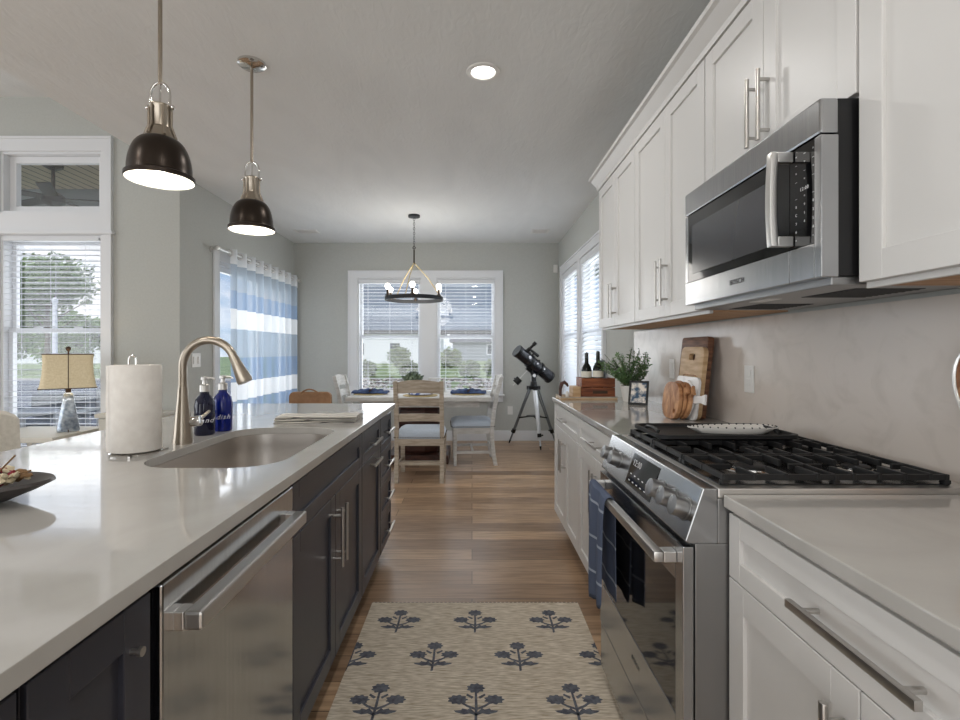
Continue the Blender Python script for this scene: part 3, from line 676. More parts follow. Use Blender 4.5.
# upper cabinets
UX, UZ0, UZ1 = .88, 1.388, 2.362
def ucab(label, y0, y1, z0=UZ0):
    t = thing('wall_cabinet', label, 'cabinet', (1.0, (y0+y1)/2, z0), 'white wall cabinets')
    carcass(t, UX+.02, XR-.001, y0, y1, z0+.012, UZ1, 'cab')
    b = B_(); b.box(UX+.022, XR-.002, y0+.002, y1-.002, z0+.006, z0+.012); obj('underside', b, 'cab_in', t, label='bare wood underside')
    b = B_(); b.box(UX+.02, UX+.034, y0+.001, y1-.001, z0-.0, z0+.012); obj('light_rail', b, 'cab', t)
    return t
c = ucab('farthest white wall cabinet of the run, beside the right window', 2.72, 3.49)
d = shaker('door', c, UX, -1, 3.105, 3.488, UZ0+.012, UZ1-.008, 'cab'); pull(d, UX, -1, (3.135, 1.45), (3.135, 1.66), .006, square=False)
d = shaker('door', c, UX, -1, 2.722, 3.105, UZ0+.012, UZ1-.008, 'cab'); pull(d, UX, -1, (3.075, 1.45), (3.075, 1.66), .006, square=False)
c = ucab('white wall cabinet between the far cabinet and the microwave', 1.905, 2.72)
d = shaker('door', c, UX, -1, 2.295, 2.718, UZ0+.012, UZ1-.008, 'cab'); pull(d, UX, -1, (2.325, 1.45), (2.325, 1.66), .006, square=False)
d = shaker('door', c, UX, -1, 1.907, 2.295, UZ0+.012, UZ1-.008, 'cab'); pull(d, UX, -1, (2.265, 1.45), (2.265, 1.66), .006, square=False)
t = thing('wall_cabinet', 'short white wall cabinet directly above the microwave', 'cabinet', (1.0, 1.52, 1.83), 'white wall cabinets'); c = t
carcass(t, UX+.02, XR-.001, 1.15, 1.905, 1.832, UZ1, 'cab')
d = shaker('door', c, UX, -1, 1.52, 1.9, 1.836, UZ1-.008, 'cab'); pull(d, UX, -1, (1.55, 1.87), (1.55, 2.08), .007, square=False)
d = shaker('door', c, UX, -1, 1.152, 1.52, 1.836, UZ1-.008, 'cab'); pull(d, UX, -1, (1.49, 1.87), (1.49, 2.08), .007, square=False)
c = ucab('white wall cabinet nearest the camera, right of the microwave', .3, 1.148)
d = shaker('door', c, UX, -1, .72, 1.146, UZ0+.012, UZ1-.008, 'cab', .065)
d = shaker('door', c, UX, -1, .302, .72, UZ0+.012, UZ1-.008, 'cab', .065)
b = B_(); prof = [(UX+.02, 2.362), (UX-.002, 2.362), (UX-.004, 2.385), (UX-.02, 2.40), (UX-.045, 2.425), (UX-.06, 2.43), (UX-.062, 2.447), (UX+.02, 2.447)]
b.prism(prof, lambda u, v, a: Vector((u, a, v)), .28, 3.53)
b.prism([(XR-.001, 2.362), (UX-.03, 2.362), (UX-.03, 2.447), (XR-.001, 2.447)], lambda u, v, a: Vector((u, a, v)), 3.49, 3.53) if False else None
tag(obj('crown_moulding', b, 'cab'), 'white crown moulding along the top of the wall cabinets', 'moulding')

# ------------------------------------------------------------------ range
RY0, RY1 = 1.160, 1.912
t = rng = thing('gas_range', 'stainless steel slide-in gas range with black grates', 'stove', (.85, 1.53, 0))
b = B_(); b.box(.515, 1.17, RY0, RY1, .05, .80); b.box(.567, 1.17, RY0, RY1, .80, .905)
for y in (RY0+.05, RY1-.09):
    for x in (.56, 1.1): b.box(x, x+.04, y, y+.04, 0, .05)
obj('body', b, 'steel_side', t, .002)
PT, PBt = (.533, .928), (.4915, .806)
b = B_(); b.prism([(.567, .928), PT, PBt, (.5, .80), (.567, .80)], lambda u, v, a: Vector((u, a, v)), RY0, RY1); cp = obj('control_panel', b, 'steel', t, .003)
pn = Vector((-(PT[1]-PBt[1]), 0, PT[0]-PBt[0])).normalized(); pu = Vector((PT[0]-PBt[0], 0, PT[1]-PBt[1])).normalized()
def onp(y, k): return Vector((PBt[0], y, PBt[1]))+pu*((Vector((PT[0]-PBt[0], 0, PT[1]-PBt[1]))).length*k)
# display glass
b = B_(); A = onp(1.40, .12); q = [onp(1.41, .12), onp(1.63, .12), onp(1.63, .9), onp(1.41, .9)]
b.loft([[p+pn*.0003 for p in q], [p+pn*.0018 for p in q]]); dp = obj('display', b, 'blackgloss', cp, label='black glass display with pale markings')
text_part('clock_digits', '12:00', .028, 'marker', dp, onp(1.575, .68)+pn*.0022, (0, -1, 0), pu, .0002)
for r_ in range(2):
    b = B_()
    for i in range(5):
        y = 1.60-i*.035; o_ = onp(y, .24+.16*r_)+pn*.0021; vs = b.box(-.0003, .0003, -.006, .006, -.0016, .0016)
        b.xf(vs, Matrix.Translation(o_) @ Matrix.Rotation(math.atan2(pn.z, -pn.x), 4, 'Y'))
    obj('key_markings', b, 'marker', dp)
for y in (1.84, 1.745, 1.36, 1.283, 1.205):
    p = onp(y, .5); b = B_(); b.cyl(p, p+pn*.004, .028, .028, 28); b.cyl(p+pn*.004, p+pn*.036, .0245, .0235, 28)
    Rm = Matrix.Rotation(math.atan2(pn.z, -pn.x), 4, 'Y')
    vs = b.box(-.0012, .001, -.0015, .0015, .004, .021); b.xf(vs, Matrix.Translation(p+pn*.04) @ Rm)
    obj('knob', b, 'steel_side', cp, .0012, True)
# oven door
b = B_(); ring = frame_fn('X', .487, -1)
DX0, DX1 = .487, .512
b.box(DX0, DX1, RY0+.002, RY0+.045, .225, .792); b.box(DX0, DX1, RY1-.045, RY1-.002, .225, .792)
b.box(DX0, DX1, RY0+.045, RY1-.045, .225, .375); b.box(DX0, DX1, RY0+.045, RY1-.045, .70, .792)
od = obj('oven_door', b, 'steel', rng, .002)
b = B_(); b.box(DX0+.002, DX1, RY0+.045, RY1-.045, .375, .70); obj('window', b, 'ovenglass', od, label='dark oven window')
b = B_(); b.box(.432, .456, 1.195, 1.865, .742, .768); hd = obj('handle', b, 'steel2', od, .005, True)
for y in (1.195, 1.833):
    b = B_(); b.box(.4561, .4868, y, y+.032, .742, .768); obj('handle_post', b, 'steel2', od, .002)
text_part('logo_lettering', 'BOSCH', .018, 'black', od, (DX0-.0012, 1.50, .315), (0, -1, 0), (0, 0, 1), .0003)
b = B_(); b.box(DX0+.002, DX1, RY0+.002, RY1-.002, .055, .218); obj('storage_drawer', b, 'steel', rng, .004)
# cooktop
b = B_(); b.box(.5675, 1.17, RY0, RY1, .905, .928); ck = obj('cooktop', b, 'steel2', rng, .003)
b = B_(); b.box(.585, 1.13, RY0+.028, RY1-.028, .9282, .9312); obj('burner_tray', b, 'enamel', ck, .001)
for x, y, r_ in ((.74, 1.335, .05), (1.02, 1.335, .04), (.74, 1.74, .045), (1.02, 1.74, .04), (.88, 1.535, .055)):
    b = B_(); b.lathe([(r_*1.35, .9312), (r_*1.3, .933), (r_*.9, .934), (r_*.9, .938), (.001, .938)], (x, y, 0), 24); br = obj('burner', b, 'chrome', ck, smooth=True)
    b = B_(); b.lathe([(r_*.8, .938), (r_*.8, .941), (r_*.7, .943), (.001, .943)], (x, y, 0), 24); obj('burner_cap', b, 'iron', br, smooth=True)
def bar(b, p0, p1, w=.0085, z0=.940, z1=.954):
    p0 = Vector(p0); p1 = Vector(p1); d = (p1-p0); L = d.length; a = math.atan2(d.y, d.x)
    vs = b.box(0, L, -w/2, w/2, z0, z1); b.xf(vs, Matrix.Translation((p0.x, p0.y, 0)) @ Matrix.Rotation(a, 4, 'Z'))
for gi, (ya, yb) in enumerate(((1.182, 1.412), (1.418, 1.642), (1.648, 1.878))):
    b = B_(); xa, xb = .59, 1.125; ym = (ya+yb)/2
    for y in (ya+.006, yb-.006): bar(b, (xa, y), (xb, y))
    for x in (xa+.006, xb-.006): bar(b, (x, ya), (x, yb))
    bar(b, (.858, ya), (.858, yb))
    for x in (.665, .74, .815, .90, .96, 1.02, 1.08):
        bar(b, (x, ya), (x, ya+.082), z1=.957); bar(b, (x, yb), (x, yb-.082), z1=.957)
    bar(b, (xa, ym), (.665, ym)); bar(b, (.815, ym), (.9, ym)); bar(b, (1.08, ym), (xb, ym))
    for x in (xa+.006, .858, xb-.006):
        for y in (ya+.008, yb-.008): b.box(x-.008, x+.008, y-.008, y+.008, .9313, .941)
    obj('grate', b, 'iron', ck, .002)
# griddle and spoon rest on the far grate
gx0, gx1, gy0, gy1 = .60, 1.06, 1.61, 1.885
t = thing('griddle', 'black rectangular griddle pan lying on the far burner grate', 'griddle', ((gx0+gx1)/2, (gy0+gy1)/2, .9575))
b = B_(); f = lambda o_, z: [Vector((x, y, z)) for x, y in rrect(gx0+o_, gx1-o_, gy0+o_, gy1-o_, .035, 6)]
b.loft([f(.012, .9575), f(0, .963), f(0, .975), f(.01, .975), f(.014, .966), f(.03, .963)]); obj('pan', b, 'iron', t, smooth=True)
for x in (gx0, gx1):
    s_ = 1 if x == gx0 else -1; b = B_()
    b.tube([(x+s_*.025, 1.70, .964), (x+s_*.03, 1.70, .975), (x+s_*.032, 1.73, .979), (x+s_*.032, 1.78, .979), (x+s_*.03, 1.81, .975), (x+s_*.025, 1.81, .964)], .006, 8); obj('handle', b, 'iron', t, smooth=True)
t = thing('spoon_rest', 'white oval spoon rest with dark speckled rim on the griddle', 'spoon rest', (.89, 1.74, .9635))
b = B_(); f = lambda k, z, a=.155, c_=.05: [Vector((.90+a*k*math.cos(q), 1.74+c_*k*math.sin(q)*(1+.35*math.cos(q)), z)) for q in [2*PI*i/40 for i in range(40)]]
b.loft([f(.75, .9635), f(1, .982), f(1, .986), f(.93, .984), f(.7, .968)]); obj('dish', b, 'pot', t, smooth=True)
b = B_()
for i in range(34):
    q = 2*PI*i/34; k = .962; b.ball((.90+.155*k*math.cos(q), 1.74+.05*k*math.sin(q)*(1+.35*math.cos(q)), .9852), .0032, 6)
obj('rim_pattern', b, 'frame', t)

# towel over the oven handle
b = B_(); ny = 14
def tw(y_):
    w = .006*math.sin(y_*9)+.003*math.sin(y_*17); return w
path = [(.425, .40), (.424, .52), (.424, .64), (.425, .74), (.430, .772), (.444, .7765), (.459, .772), (.4625, .74), (.464, .62), (.466, .50), (.468, .42)]
rings = []
for i in range(ny+1):
    k = i/ny; ring = []
    for j, (x, z) in enumerate(path):
        amp = min(1, abs(j-5)/4.0); low = max(0, (.74-z))
        y = 1.62+.24*(k-.5)*(1-.15*amp)+.11 + (.02*low*math.sin(3*k))
        xx = x+(-.011*amp*math.sin(k*12)-.004*amp if j < 5 else .004*amp*math.sin(k*10)*(1 if j < 9 else .6))
        zz = z-(.035*k if j < 1 else 0)
        ring.append(Vector((xx, y, zz)))
    rings.append(ring)
b.loft(rings, False, False, False)
o = obj('kitchen_towel', b, 'oventowel', smooth=True); tag(o, 'blue plaid kitchen towel hanging over the oven door handle', 'towel')
sm = o.modifiers.new('thick', 'SOLIDIFY'); sm.thickness = .003; sm.offset = 0; sb = o.modifiers.new('sub', 'SUBSURF'); sb.levels = 1; sb.render_levels = 1

# ------------------------------------------------------------------ microwave
MX, MY0, MY1, MZ0, MZ1 = .80, 1.152, 1.886, 1.415, 1.826
t = mw = thing('microwave', 'stainless steel over-the-range microwave mounted under the short wall cabinet', 'microwave', (1.0, 1.52, MZ0))
b = B_(); b.box(MX+.04, XR-.002, MY0+.003, MY1-.003, MZ0+.003, MZ1); obj('case', b, 'black', t, .002)
b = B_(); b.box(MX-.002, MX+.04, MY0, MY1, 1.745, MZ1); obj('top_trim', b, 'steel', t, .006)
b = B_(); ZD1 = 1.742; YK = 1.268
b.box(MX, MX+.04, MY0, MY0+.024, MZ0, ZD1); b.box(MX, MX+.04, MY0+.024, YK-.001, MZ0, 1.497); k_ = obj('keypad_frame', b, 'steel', t, .002)
b = B_(); b.box(MX+.001, MX+.04, MY0+.024, YK-.001, 1.498, ZD1); kp = obj('keypad', b, 'blackgloss', t)
b = B_(); b.box(MX, MX+.04, YK+.001, MY1, MZ0, 1.497); b.box(MX, MX+.04, MY1-.022, MY1, 1.497, ZD1); dr = obj('door', b, 'steel', t, .002)
b = B_(); b.box(MX+.001, MX+.04, YK+.001, MY1-.022, 1.498, ZD1); wn = obj('window_border', b, 'blackgloss', dr)
b = B_(); b.box(MX-.0006, MX+.001, YK+.09, MY1-.06, 1.525, 1.70); obj('window', b, 'mwglass', wn, label='grey see-through window screen')
for r_ in range(11):
    for c_ in range(3):
        if 3 < r_ < 5 or (c_ == 1 and r_ > 8): continue
        y = 1.242-c_*.031; z = 1.722-r_*.0205
        s_ = ['1', '2', '3', '4', '5', '6', '7', '8', '9', '0', 'C'][(r_*3+c_) % 11] if r_ in (6, 7, 8, 9) else ('--' if (r_+c_) % 2 else '=')
        text_part('key', s_, .009, 'marker', kp, (MX+.0004, y, z), (0, -1, 0), (0, 0, 1), .0002)
text_part('clock_digits', '12:00', .012, 'marker', kp, (MX+.0004, 1.212, 1.637), (0, -1, 0), (0, 0, 1), .0002)
text_part('logo_lettering', 'BOSCH', .022, 'black', dr, (MX-.0012, 1.52, 1.455), (0, -1, 0), (0, 0, 1), .0003)
b = B_(); rings = []
for i in range(13):
    k = i/12; z = 1.505+.235*k; bow = .005*math.sin(PI*k)
    rings.append([Vector((MX-.056-bow, 1.248, z)), Vector((MX-.056-bow, 1.27, z)), Vector((MX-.038-bow, 1.27, z)), Vector((MX-.038-bow, 1.248, z))])
b.loft(rings); hd = obj('handle', b, 'steel2', dr, .003, True)
for z in (1.505, 1.715):
    b = B_(); b.box(MX-.039, MX-.0005, 1.25, 1.268, z, z+.025); obj('handle_post', b, 'steel2', dr, .002)
b = B_(); b.box(MX+.03, XR-.02, MY0+.01, MY1-.01, MZ0-.018, MZ0+.003); un = obj('vent_plate', b, 'steel_side', t, .003)
for y in (1.22, 1.62):
    b = B_(); b.box(.93, 1.1, y, y+.2, MZ0-.0195, MZ0-.0181)
    for i in range(9): b.box(.935, 1.095, y+.01+i*.021, y+.018+i*.021, MZ0-.021, MZ0-.0195)
    obj('filter', b, 'grill', un)
b = B_(); b.box(.86, .9, 1.46, 1.56, MZ0-.0195, MZ0-.0181); obj('task_lamp', b, 'plastic', un)

# ------------------------------------------------------------------ faucet, bottles, paper towel, towel, bowl
fx, fy, z0 = -1.035, 1.80, .915
t = thing('faucet', 'brushed nickel gooseneck faucet standing behind the sink', 'faucet', (fx, fy, z0))
b = B_(); b.lathe([(.001, z0), (.034, z0), (.034, z0+.006), (.031, z0+.03), (.0255, z0+.1), (.019, z0+.16), (.0165, z0+.2), (.001, z0+.2)], (fx, fy, 0), 28); obj('base', b, 'nickel', t, smooth=True)
pts = [(fx, fy, z0+.18), (fx, fy, z0+.26)]; R_ = .094
for i in range(15):
    a = PI-i*(PI*.89)/14; pts.append((fx+R_+R_*math.cos(a), fy, z0+.275+R_*math.sin(a)))
b = B_(); b.tube(pts, .0145, 16); obj('spout', b, 'nickel', t, smooth=True)
p1 = Vector(pts[-1]); dr_ = (p1-Vector(pts[-2])).normalized()
b = B_(); b.tube([p1-dr_*.002, p1+dr_*.02, p1+dr_*.09, p1+dr_*.098], [.0155, .017, .027, .025], 20); sh = obj('spray_head', b, 'nickel', t, smooth=True)
b = B_(); b.cyl((fx+.02, fy+.01, z0+.075), (fx+.058, fy+.012, z0+.08), .019, n=20); hv = obj('handle_hub', b, 'chrome', t, .002, True)
b = B_(); b.tube([(fx+.05, fy+.02, z0+.085), (fx+.052, fy+.05, z0+.095), (fx+.05, fy+.085, z0+.105)], [.008, .006, .005], 10); obj('lever', b, 'nickel', hv, smooth=True)
def bottle(x, y, m, txt, label):
    t = thing('soap_dispenser', label, 'soap dispenser', (x, y, .915), 'glass soap dispensers')
    z = .915; b = B_(); b.lathe([(.001, z), (.034, z), (.0375, z+.006), (.0375, z+.115), (.033, z+.14), (.018, z+.158), (.0145, z+.172), (.001, z+.172)], (x, y, 0), 28); bo = obj('bottle', b, m, t, smooth=True)
    b = B_(); b.lathe([(.001, z+.170), (.0185, z+.170), (.0185, z+.195), (.01, z+.2), (.008, z+.215), (.014, z+.217), (.014, z+.228), (.001, z+.23)], (x, y, 0), 20); pu_ = obj('pump', b, 'steel2', t, smooth=True)
    b = B_(); b.tube([(x, y, z+.222), (x+.03, y-.006, z+.224), (x+.047, y-.01, z+.217)], [.006, .0045, .003], 8); obj('nozzle', b, 'steel2', pu_, smooth=True)
    a = math.atan2(-y, -x); v = Vector((math.cos(a), math.sin(a), 0)); rt = Vector((-v.y, v.x, 0))
    text_part('script_lettering', txt, .027, 'script', bo, Vector((x, y, z+.06))+v*.0385, rt, (0, 0, 1), .0006, .35)
bottle(-1.055, 1.985, 'cobaltdk', 'hand', 'darker navy soap dispenser bottle with pump, next to the faucet')
bottle(-1.035, 2.09, 'cobalt', 'dish', 'bright cobalt blue soap dispenser bottle with pump, further from the faucet')
x, y = -1.085, 1.625
t = thing('paper_towel_holder', 'white paper towel roll on a silver wire holder on the island', 'paper towel', (x, y, .915))
b = B_(); b.lathe([(.001, .915), (.072, .915), (.074, .921), (.06, .925), (.001, .925)], (x, y, 0), 32); bs = obj('base', b, 'chrome', t, smooth=True)
b = B_(); 
for k in range(3): a = k*2.1+.9; b.tube([(x+.06*math.cos(a), y+.06*math.sin(a), .919), (x+.095*math.cos(a), y+.095*math.sin(a), .9185)], .0035, 8)
obj('feet', b, 'chrome', t, smooth=True)
b = B_(); b.tube([(x, y, .922), (x, y, 1.215)]+[(x-.012+.012*math.cos(q), y, 1.215+.016*math.sin(q)) for q in [i*PI/8 for i in range(1, 9)]]+[(x-.024, y, 1.2)], .003, 8); obj('rod', b, 'chrome', t, smooth=True)
b = B_(); n_ = 64; prof = [(.02, .927), (.0705, .927), (.072, .93), (.072, 1.197), (.0705, 1.2), (.02, 1.2), (.02, .927)]
b.lathe(prof, (x, y, 0), n_)
b.loft([[Vector((x+.0725*math.cos(a), y+.0725*math.sin(a), z)) for a in (-2.35, -2.4, -2.47)]+[Vector((x+.080*math.cos(-2.6), y+.080*math.sin(-2.6), z))] for z in (.928, 1.199)], False, False, False)
obj('roll', b, 'towelpaper', t, smooth=True)
# folded dish towel
t = B_(); b = t
for i, (o_, ll) in enumerate(((0, 0), (.006, .01), (.012, .018))):
    z = .9155+i*.0105; rings = []
    for k in range(13):
        q = k/12; x = -.90+.36*q+o_*.3; w = .085+.01*math.sin(q*7+i)
        yc = 2.36+.035*q; h = .0072+.0028*math.sin(q*9+i*2)**2
        rings.append([Vector((x, yc-w+ll, z)), Vector((x, yc+w-ll, z)), Vector((x+.004, yc+w-ll+.004, z+h*.6)), Vector((x, yc+w*.3, z+h+.002)), Vector((x, yc-w*.4, z+h)), Vector((x+.004, yc-w+ll-.004, z+h*.6))])
    b.loft(rings)
o = obj('dish_towel', b, 'dishtowel', smooth=True); tag(o, 'folded grey striped dish towel lying past the sink on the island', 'towel')
# potpourri bowl
bx, by = -1.15, 1.085
t = thing('wooden_bowl', 'dark shallow boat-shaped wooden bowl on the near left of the island', 'bowl', (bx, by, .915))
b = B_(); f = lambda k, z, lift=0: [Vector((bx+.235*k*math.cos(q), by+.115*k*math.sin(q), z+lift*math.cos(q)**2)) for q in [2*PI*i/48 for i in range(48)]]
b.loft([f(.35, .9152), f(.6, .92, .0), f(.85, .94, .004), f(1, .955, .006), f(.985, .96, .007), f(.93, .956, .006), f(.75, .936, .003), f(.4, .924), f(.1, .922)]); obj('bowl', b, 'bowlwood', t, smooth=True)
b = B_()
for i in range(230):
    q = random.uniform(0, 2*PI); k = random.random()**.5*.8; s_ = random.uniform(.007, .016)
    p = Vector((bx+.03+.185*k*math.cos(q), by+.095*k*math.sin(q), .952+.06*(1-k)*random.random()+.012*k))
    vs = bmesh.ops.create_icosphere(b.bm, subdivisions=1, radius=s_)['verts']; mi = random.choice([0, 0, 1, 1, 1, 2, 3])
    Rm = Matrix.Rotation(random.random()*3, 3, Vector((random.random(), random.random(), .3)).normalized())
    for v in vs: v.co = Rm @ Vector((v.co.x, v.co.y*.8, v.co.z*.4))+p
    for fc in {fc for v in vs for fc in v.link_faces}: fc.material_index = mi
for dx, dz, dy in ((.055, .055, .0), (.08, .02, .01), (.02, .05, -.02)):
    b.tube([(bx+.11, by, .965), (bx+.11+dx, by+dy, .965+dz)], .0018, 6, mi=2)
tag(obj('potpourri', b, ['petalred', 'petalcream', 'petalbrown', 'petalblue']), 'red and cream dried petals filling the dark bowl', 'potpourri', kind='stuff')

# ------------------------------------------------------------------ objects on the right counter
CT = .9152
def board(label, verts_fn, m, X0, th, lean, ybase, hole=None, extra=None):
    """flat board standing on the counter leaning back to the wall; verts_fn gives (y,z) outline above its foot"""
    t = thing('cutting_board', label, 'cutting board', (X0, ybase, CT), 'boards leaning on the backsplash')
    b = slab_hole(verts_fn, hole, 0, th) if hole else B_()
    if not hole: b.prism(verts_fn, lambda u, v, a: Vector((u, v, a)), 0, th)
    # outline (u,v) -> Y, Z ; thickness -> -X
    s_, c_ = math.sin(lean), math.cos(lean)
    lowest = min(v.co.y for v in b.bm.verts)
    for v in b.bm.verts:
        y, h, d_ = v.co.x, v.co.y-lowest, v.co.z
        v.co = Vector((X0-d_*c_+h*s_, ybase+y, CT+h*c_+d_*s_))
    obj('board', b, m, t, .003, True, seg=2)
    if extra: extra(t, lambda y, h, d_: Vector((X0-d_*c_+(h-lowest)*s_, ybase+y, CT+(h-lowest)*c_+d_*s_)))
    return t
board('tall dark wooden cutting board at the back, behind the other boards', rrect(-.155, .145, 0, .40, .02, 4), 'wooddk', 1.118, .03, .11, 2.56)
def groove(t, P):
    b = B_(); o_ = rrect(-.075, .075, .06, .21, .015, 4); 
    b.tube([P(u, v, .0232) for u, v in o_]+[P(*o_[0], .0232)], .0022, 6); obj('juice_groove', b, 'woodmd', t)
board('pale maple cutting board with a hand hole, in front of the dark one', rrect(-.125, .13, 0, .35, .035, 6), 'woodlt', 1.083, .022, .108, 2.50, rrect(-.035, .035, .285, .315, .012, 4), groove)
def paddle(r_, hl, hw, ang):
    pts = []; n_ = 40; a0 = math.asin(hw/r_)
    for i in range(n_+1):
        a = a0+(2*PI-2*a0)*i/n_; pts.append((r_*math.cos(a), r_*math.sin(a)))
    pts += [(r_+hl*.7, -hw*.8), (r_+hl, -hw*1.2), (r_+hl, hw*1.2), (r_+hl*.7, hw*.8)]
    c_, s_ = math.cos(ang), math.sin(ang); return [(x*c_-y*s_, x*s_+y*c_) for x, y in pts]
board('white marble rectangular board standing behind the round wooden boards', rrect(-.12, .135, 0, .205, .03, 6), 'marblew', 1.053, .014, .108, 2.47)
board('white round paddle board with its handle pointing right', paddle(.095, .12, .02, PI-.08), 'marblew', 1.033, .012, .108, 2.45)
board('round wooden board third from the front of the small stack', paddle(.09, .03, .02, PI-.5), 'woodmd', 1.018, .016, .108, 2.43)
board('round reddish wooden board second from the front of the small stack', paddle(.093, .03, .02, PI-.5), 'woodmd', .998, .014, .108, 2.45)
board('round light wooden board with a small hole, front of the small stack', rrect(-.1, .1, 0, .178, .075, 8), 'woodmd', .980, .018, .108, 2.465, ell(-.055, .04, .012, .012, 14))
# outlets
def outlet(name, axis, c, u, z, label, kind='duplex'):
    F = frame_fn(axis, c, -1); loc = (u, c, z) if axis == 'Y' else (c, u, z)
    t = thing(name, label, 'light switch' if name == 'light_switch' else 'outlet', loc)
    b = B_(); b.box(*F(u-.036, u+.036, 0, .006, z-.058, z+.058)); p = obj('cover_plate', b, 'plastic', t, .003)
    if kind == 'duplex':
        for dz in (-.026, .012): b = B_(); b.box(*F(u-.016, u+.016, .006, .009, z+dz, z+dz+.028)); r_ = obj('receptacle', b, 'plastic', p, .002); b = B_(); b.box(*F(u-.008, u-.005, .009, .0095, z+dz+.008, z+dz+.02)); b.box(*F(u+.005, u+.008, .009, .0095, z+dz+.008, z+dz+.02)); obj('slots', b, 'grill', t) if False else b.bm.free()
    else: b = B_(); b.box(*F(u-.017, u+.017, .006, .011, z-.034, z+.034)); obj('rocker', b, 'plastic', p, .002)
    return t
outlet('power_outlet', 'X', XR-.012, 2.15, 1.125, 'white power outlet on the backsplash between boards and microwave')
outlet('light_switch', 'X', XR-.012, 2.98, 1.14, 'white rocker switch on the backsplash behind the boards, near the plant', 'rocker')
outlet('power_outlet', 'Y', YB, .53, .42, 'white power outlet low on the rear wall beside the telescope')
F2 = frame_fn('X', XL, 1)
t = thing('light_switch', 'white double light switch on the left wall beside the patio door', 'light switch', (XL, 4.5, 1.165))
b = B_(); b.box(*F2(4.43, 4.57, 0, .006, 1.10, 1.225)); p = obj('cover_plate', b, 'plastic', t, .003)
for u in (4.465, 4.535): b = B_(); b.box(*F2(u-.017, u+.017, .006, .012, 1.13, 1.195)); obj('rocker', b, 'plastic', p, .002)
b = B_(); b.box(1.13, 1.185, YB-.035, YB, 2.33, 2.44); tag(obj('motion_sensor', b, 'plastic', bevel=.008), 'small white motion sensor high in the rear right corner', 'sensor')
# plant in white pot
x, y = 1.035, 3.30
t = thing('potted_plant', 'bushy green herb plant in a white pot on the right counter', 'plant', (x, y, CT))
b = B_(); b.lathe([(.001, CT), (.042, CT), (.06, CT+.1), (.058, CT+.104), (.052, CT+.1), (.048, CT+.085), (.001, CT+.085)], (x, y, 0), 28); obj('pot', b, 'pot', t, smooth=True)
b = B_(); b.lathe([(.048, CT+.086), (.001, CT+.09)], (x, y, 0), 20); obj('soil', b, 'soil', t)
b = B_(); bl = B_()
for i in range(60):
    a = random.uniform(0, 2*PI); tl = random.uniform(.05, .95); L = random.uniform(.16, .29)
    d = Vector((math.cos(a)*tl, math.sin(a)*tl*.9, 1)).normalized(); p = Vector((x+math.cos(a)*.02, y+math.sin(a)*.02, CT+.088)); P_ = [p.copy()]
    for k in range(9):
        p = p+d*L/9
        if p.x > 1.11: d.x = -abs(d.x)*.5
        if p.y > 3.36: d.y = -abs(d.y)*.5
        d = (d+Vector((math.cos(a)*.05, math.sin(a)*.05, -.035))).normalized(); P_.append(p.copy())
        if k > 0:
            for s_ in range(5):
                dd_ = Vector((random.gauss(0, 1), random.gauss(0, 1), random.gauss(.3, .6))).normalized(); l_ = random.uniform(.014, .026)
                u = d.cross(dd_)
                if u.length < .01 or p.x > 1.13 or (p.x < .96 and p.y > 3.36): continue
                u = u.normalized()*l_*.22
                vs = [bl.bm.verts.new(q) for q in (p, p+dd_*l_*.5+u, p+dd_*l_, p+dd_*l_*.5-u)]; bl.bm.faces.new(vs)
    b.tube(P_, [.0016]*len(P_), 5)
obj('stems', b, 'stem', t); obj('leaves', bl, 'leaf', t)
# picture frame
x, y = 1.01, 3.07
t = thing('picture_frame', 'small black picture frame with a photo standing before the plant', 'picture frame', (x, y, CT))
def fr(vs, b):
    b.xf(vs, Matrix.Translation((x, y, CT+.0025)) @ Matrix.Rotation(-.55, 4, 'Z') @ Matrix.Rotation(-.3, 4, 'X'))
b = B_()
for bx_ in ((-.058, -.046, 0, .012, 0, .15), (.046, .058, 0, .012, 0, .15), (-.046, .046, 0, .012, 0, .012), (-.046, .046, 0, .012, .138, .15)): fr(b.box(*bx_), b)
obj('frame', b, 'frame', t, .001)
b = B_(); fr(b.box(-.046, .046, .004, .008, .012, .138), b); obj('photo_print', b, 'photo', t)
b = B_(); b.tube([(x+.028, y+.045, CT+.115), (x+.048, y+.078, CT+.002)], .003, 6); obj('easel_leg', b, 'frame', t)
# tray, crate with bottles, dark rooster-like handle piece
t = thing('serving_tray', 'long low pale wood tray at the far end of the right counter', 'tray', (.83, 3.5, CT))
b = B_(); b.box(.60, .985, 3.40, 3.612, CT, CT+.01); obj('base', b, 'woodlt', t, .003)
b = B_(); 
for q in ((.60, .985, 3.40, 3.408), (.60, .985, 3.604, 3.612), (.60, .608, 3.408, 3.604), (.977, .985, 3.408, 3.604)): b.box(*q, CT+.01, CT+.02)
obj('rim', b, 'oakgrey', t, .001)
z = CT+.0105
t = thing('wooden_crate', 'reddish brown wooden box holding the wine bottles on the tray', 'crate', (.88, 3.5, z))
b = B_(); x0, x1, ya, yb = .745, .972, 3.415, 3.598
b.box(x0, x1, ya, yb, z, z+.01)
for zz in (z+.0102, z+.0735): b.box(x0, x1, ya, ya+.012, zz, zz+.06); b.box(x0, x1, yb-.012, yb, zz, zz+.06); b.box(x0, x0+.012, ya+.012, yb-.012, zz, zz+.06); b.box(x1-.012, x1, ya+.012, yb-.012, zz, zz+.06)
obj('box', b, 'crate', t, .002)
b = B_(); b.box(.82, .92, ya-.003, ya-.0002, z+.03, z+.05); obj('handle_slot', b, 'binding', t)
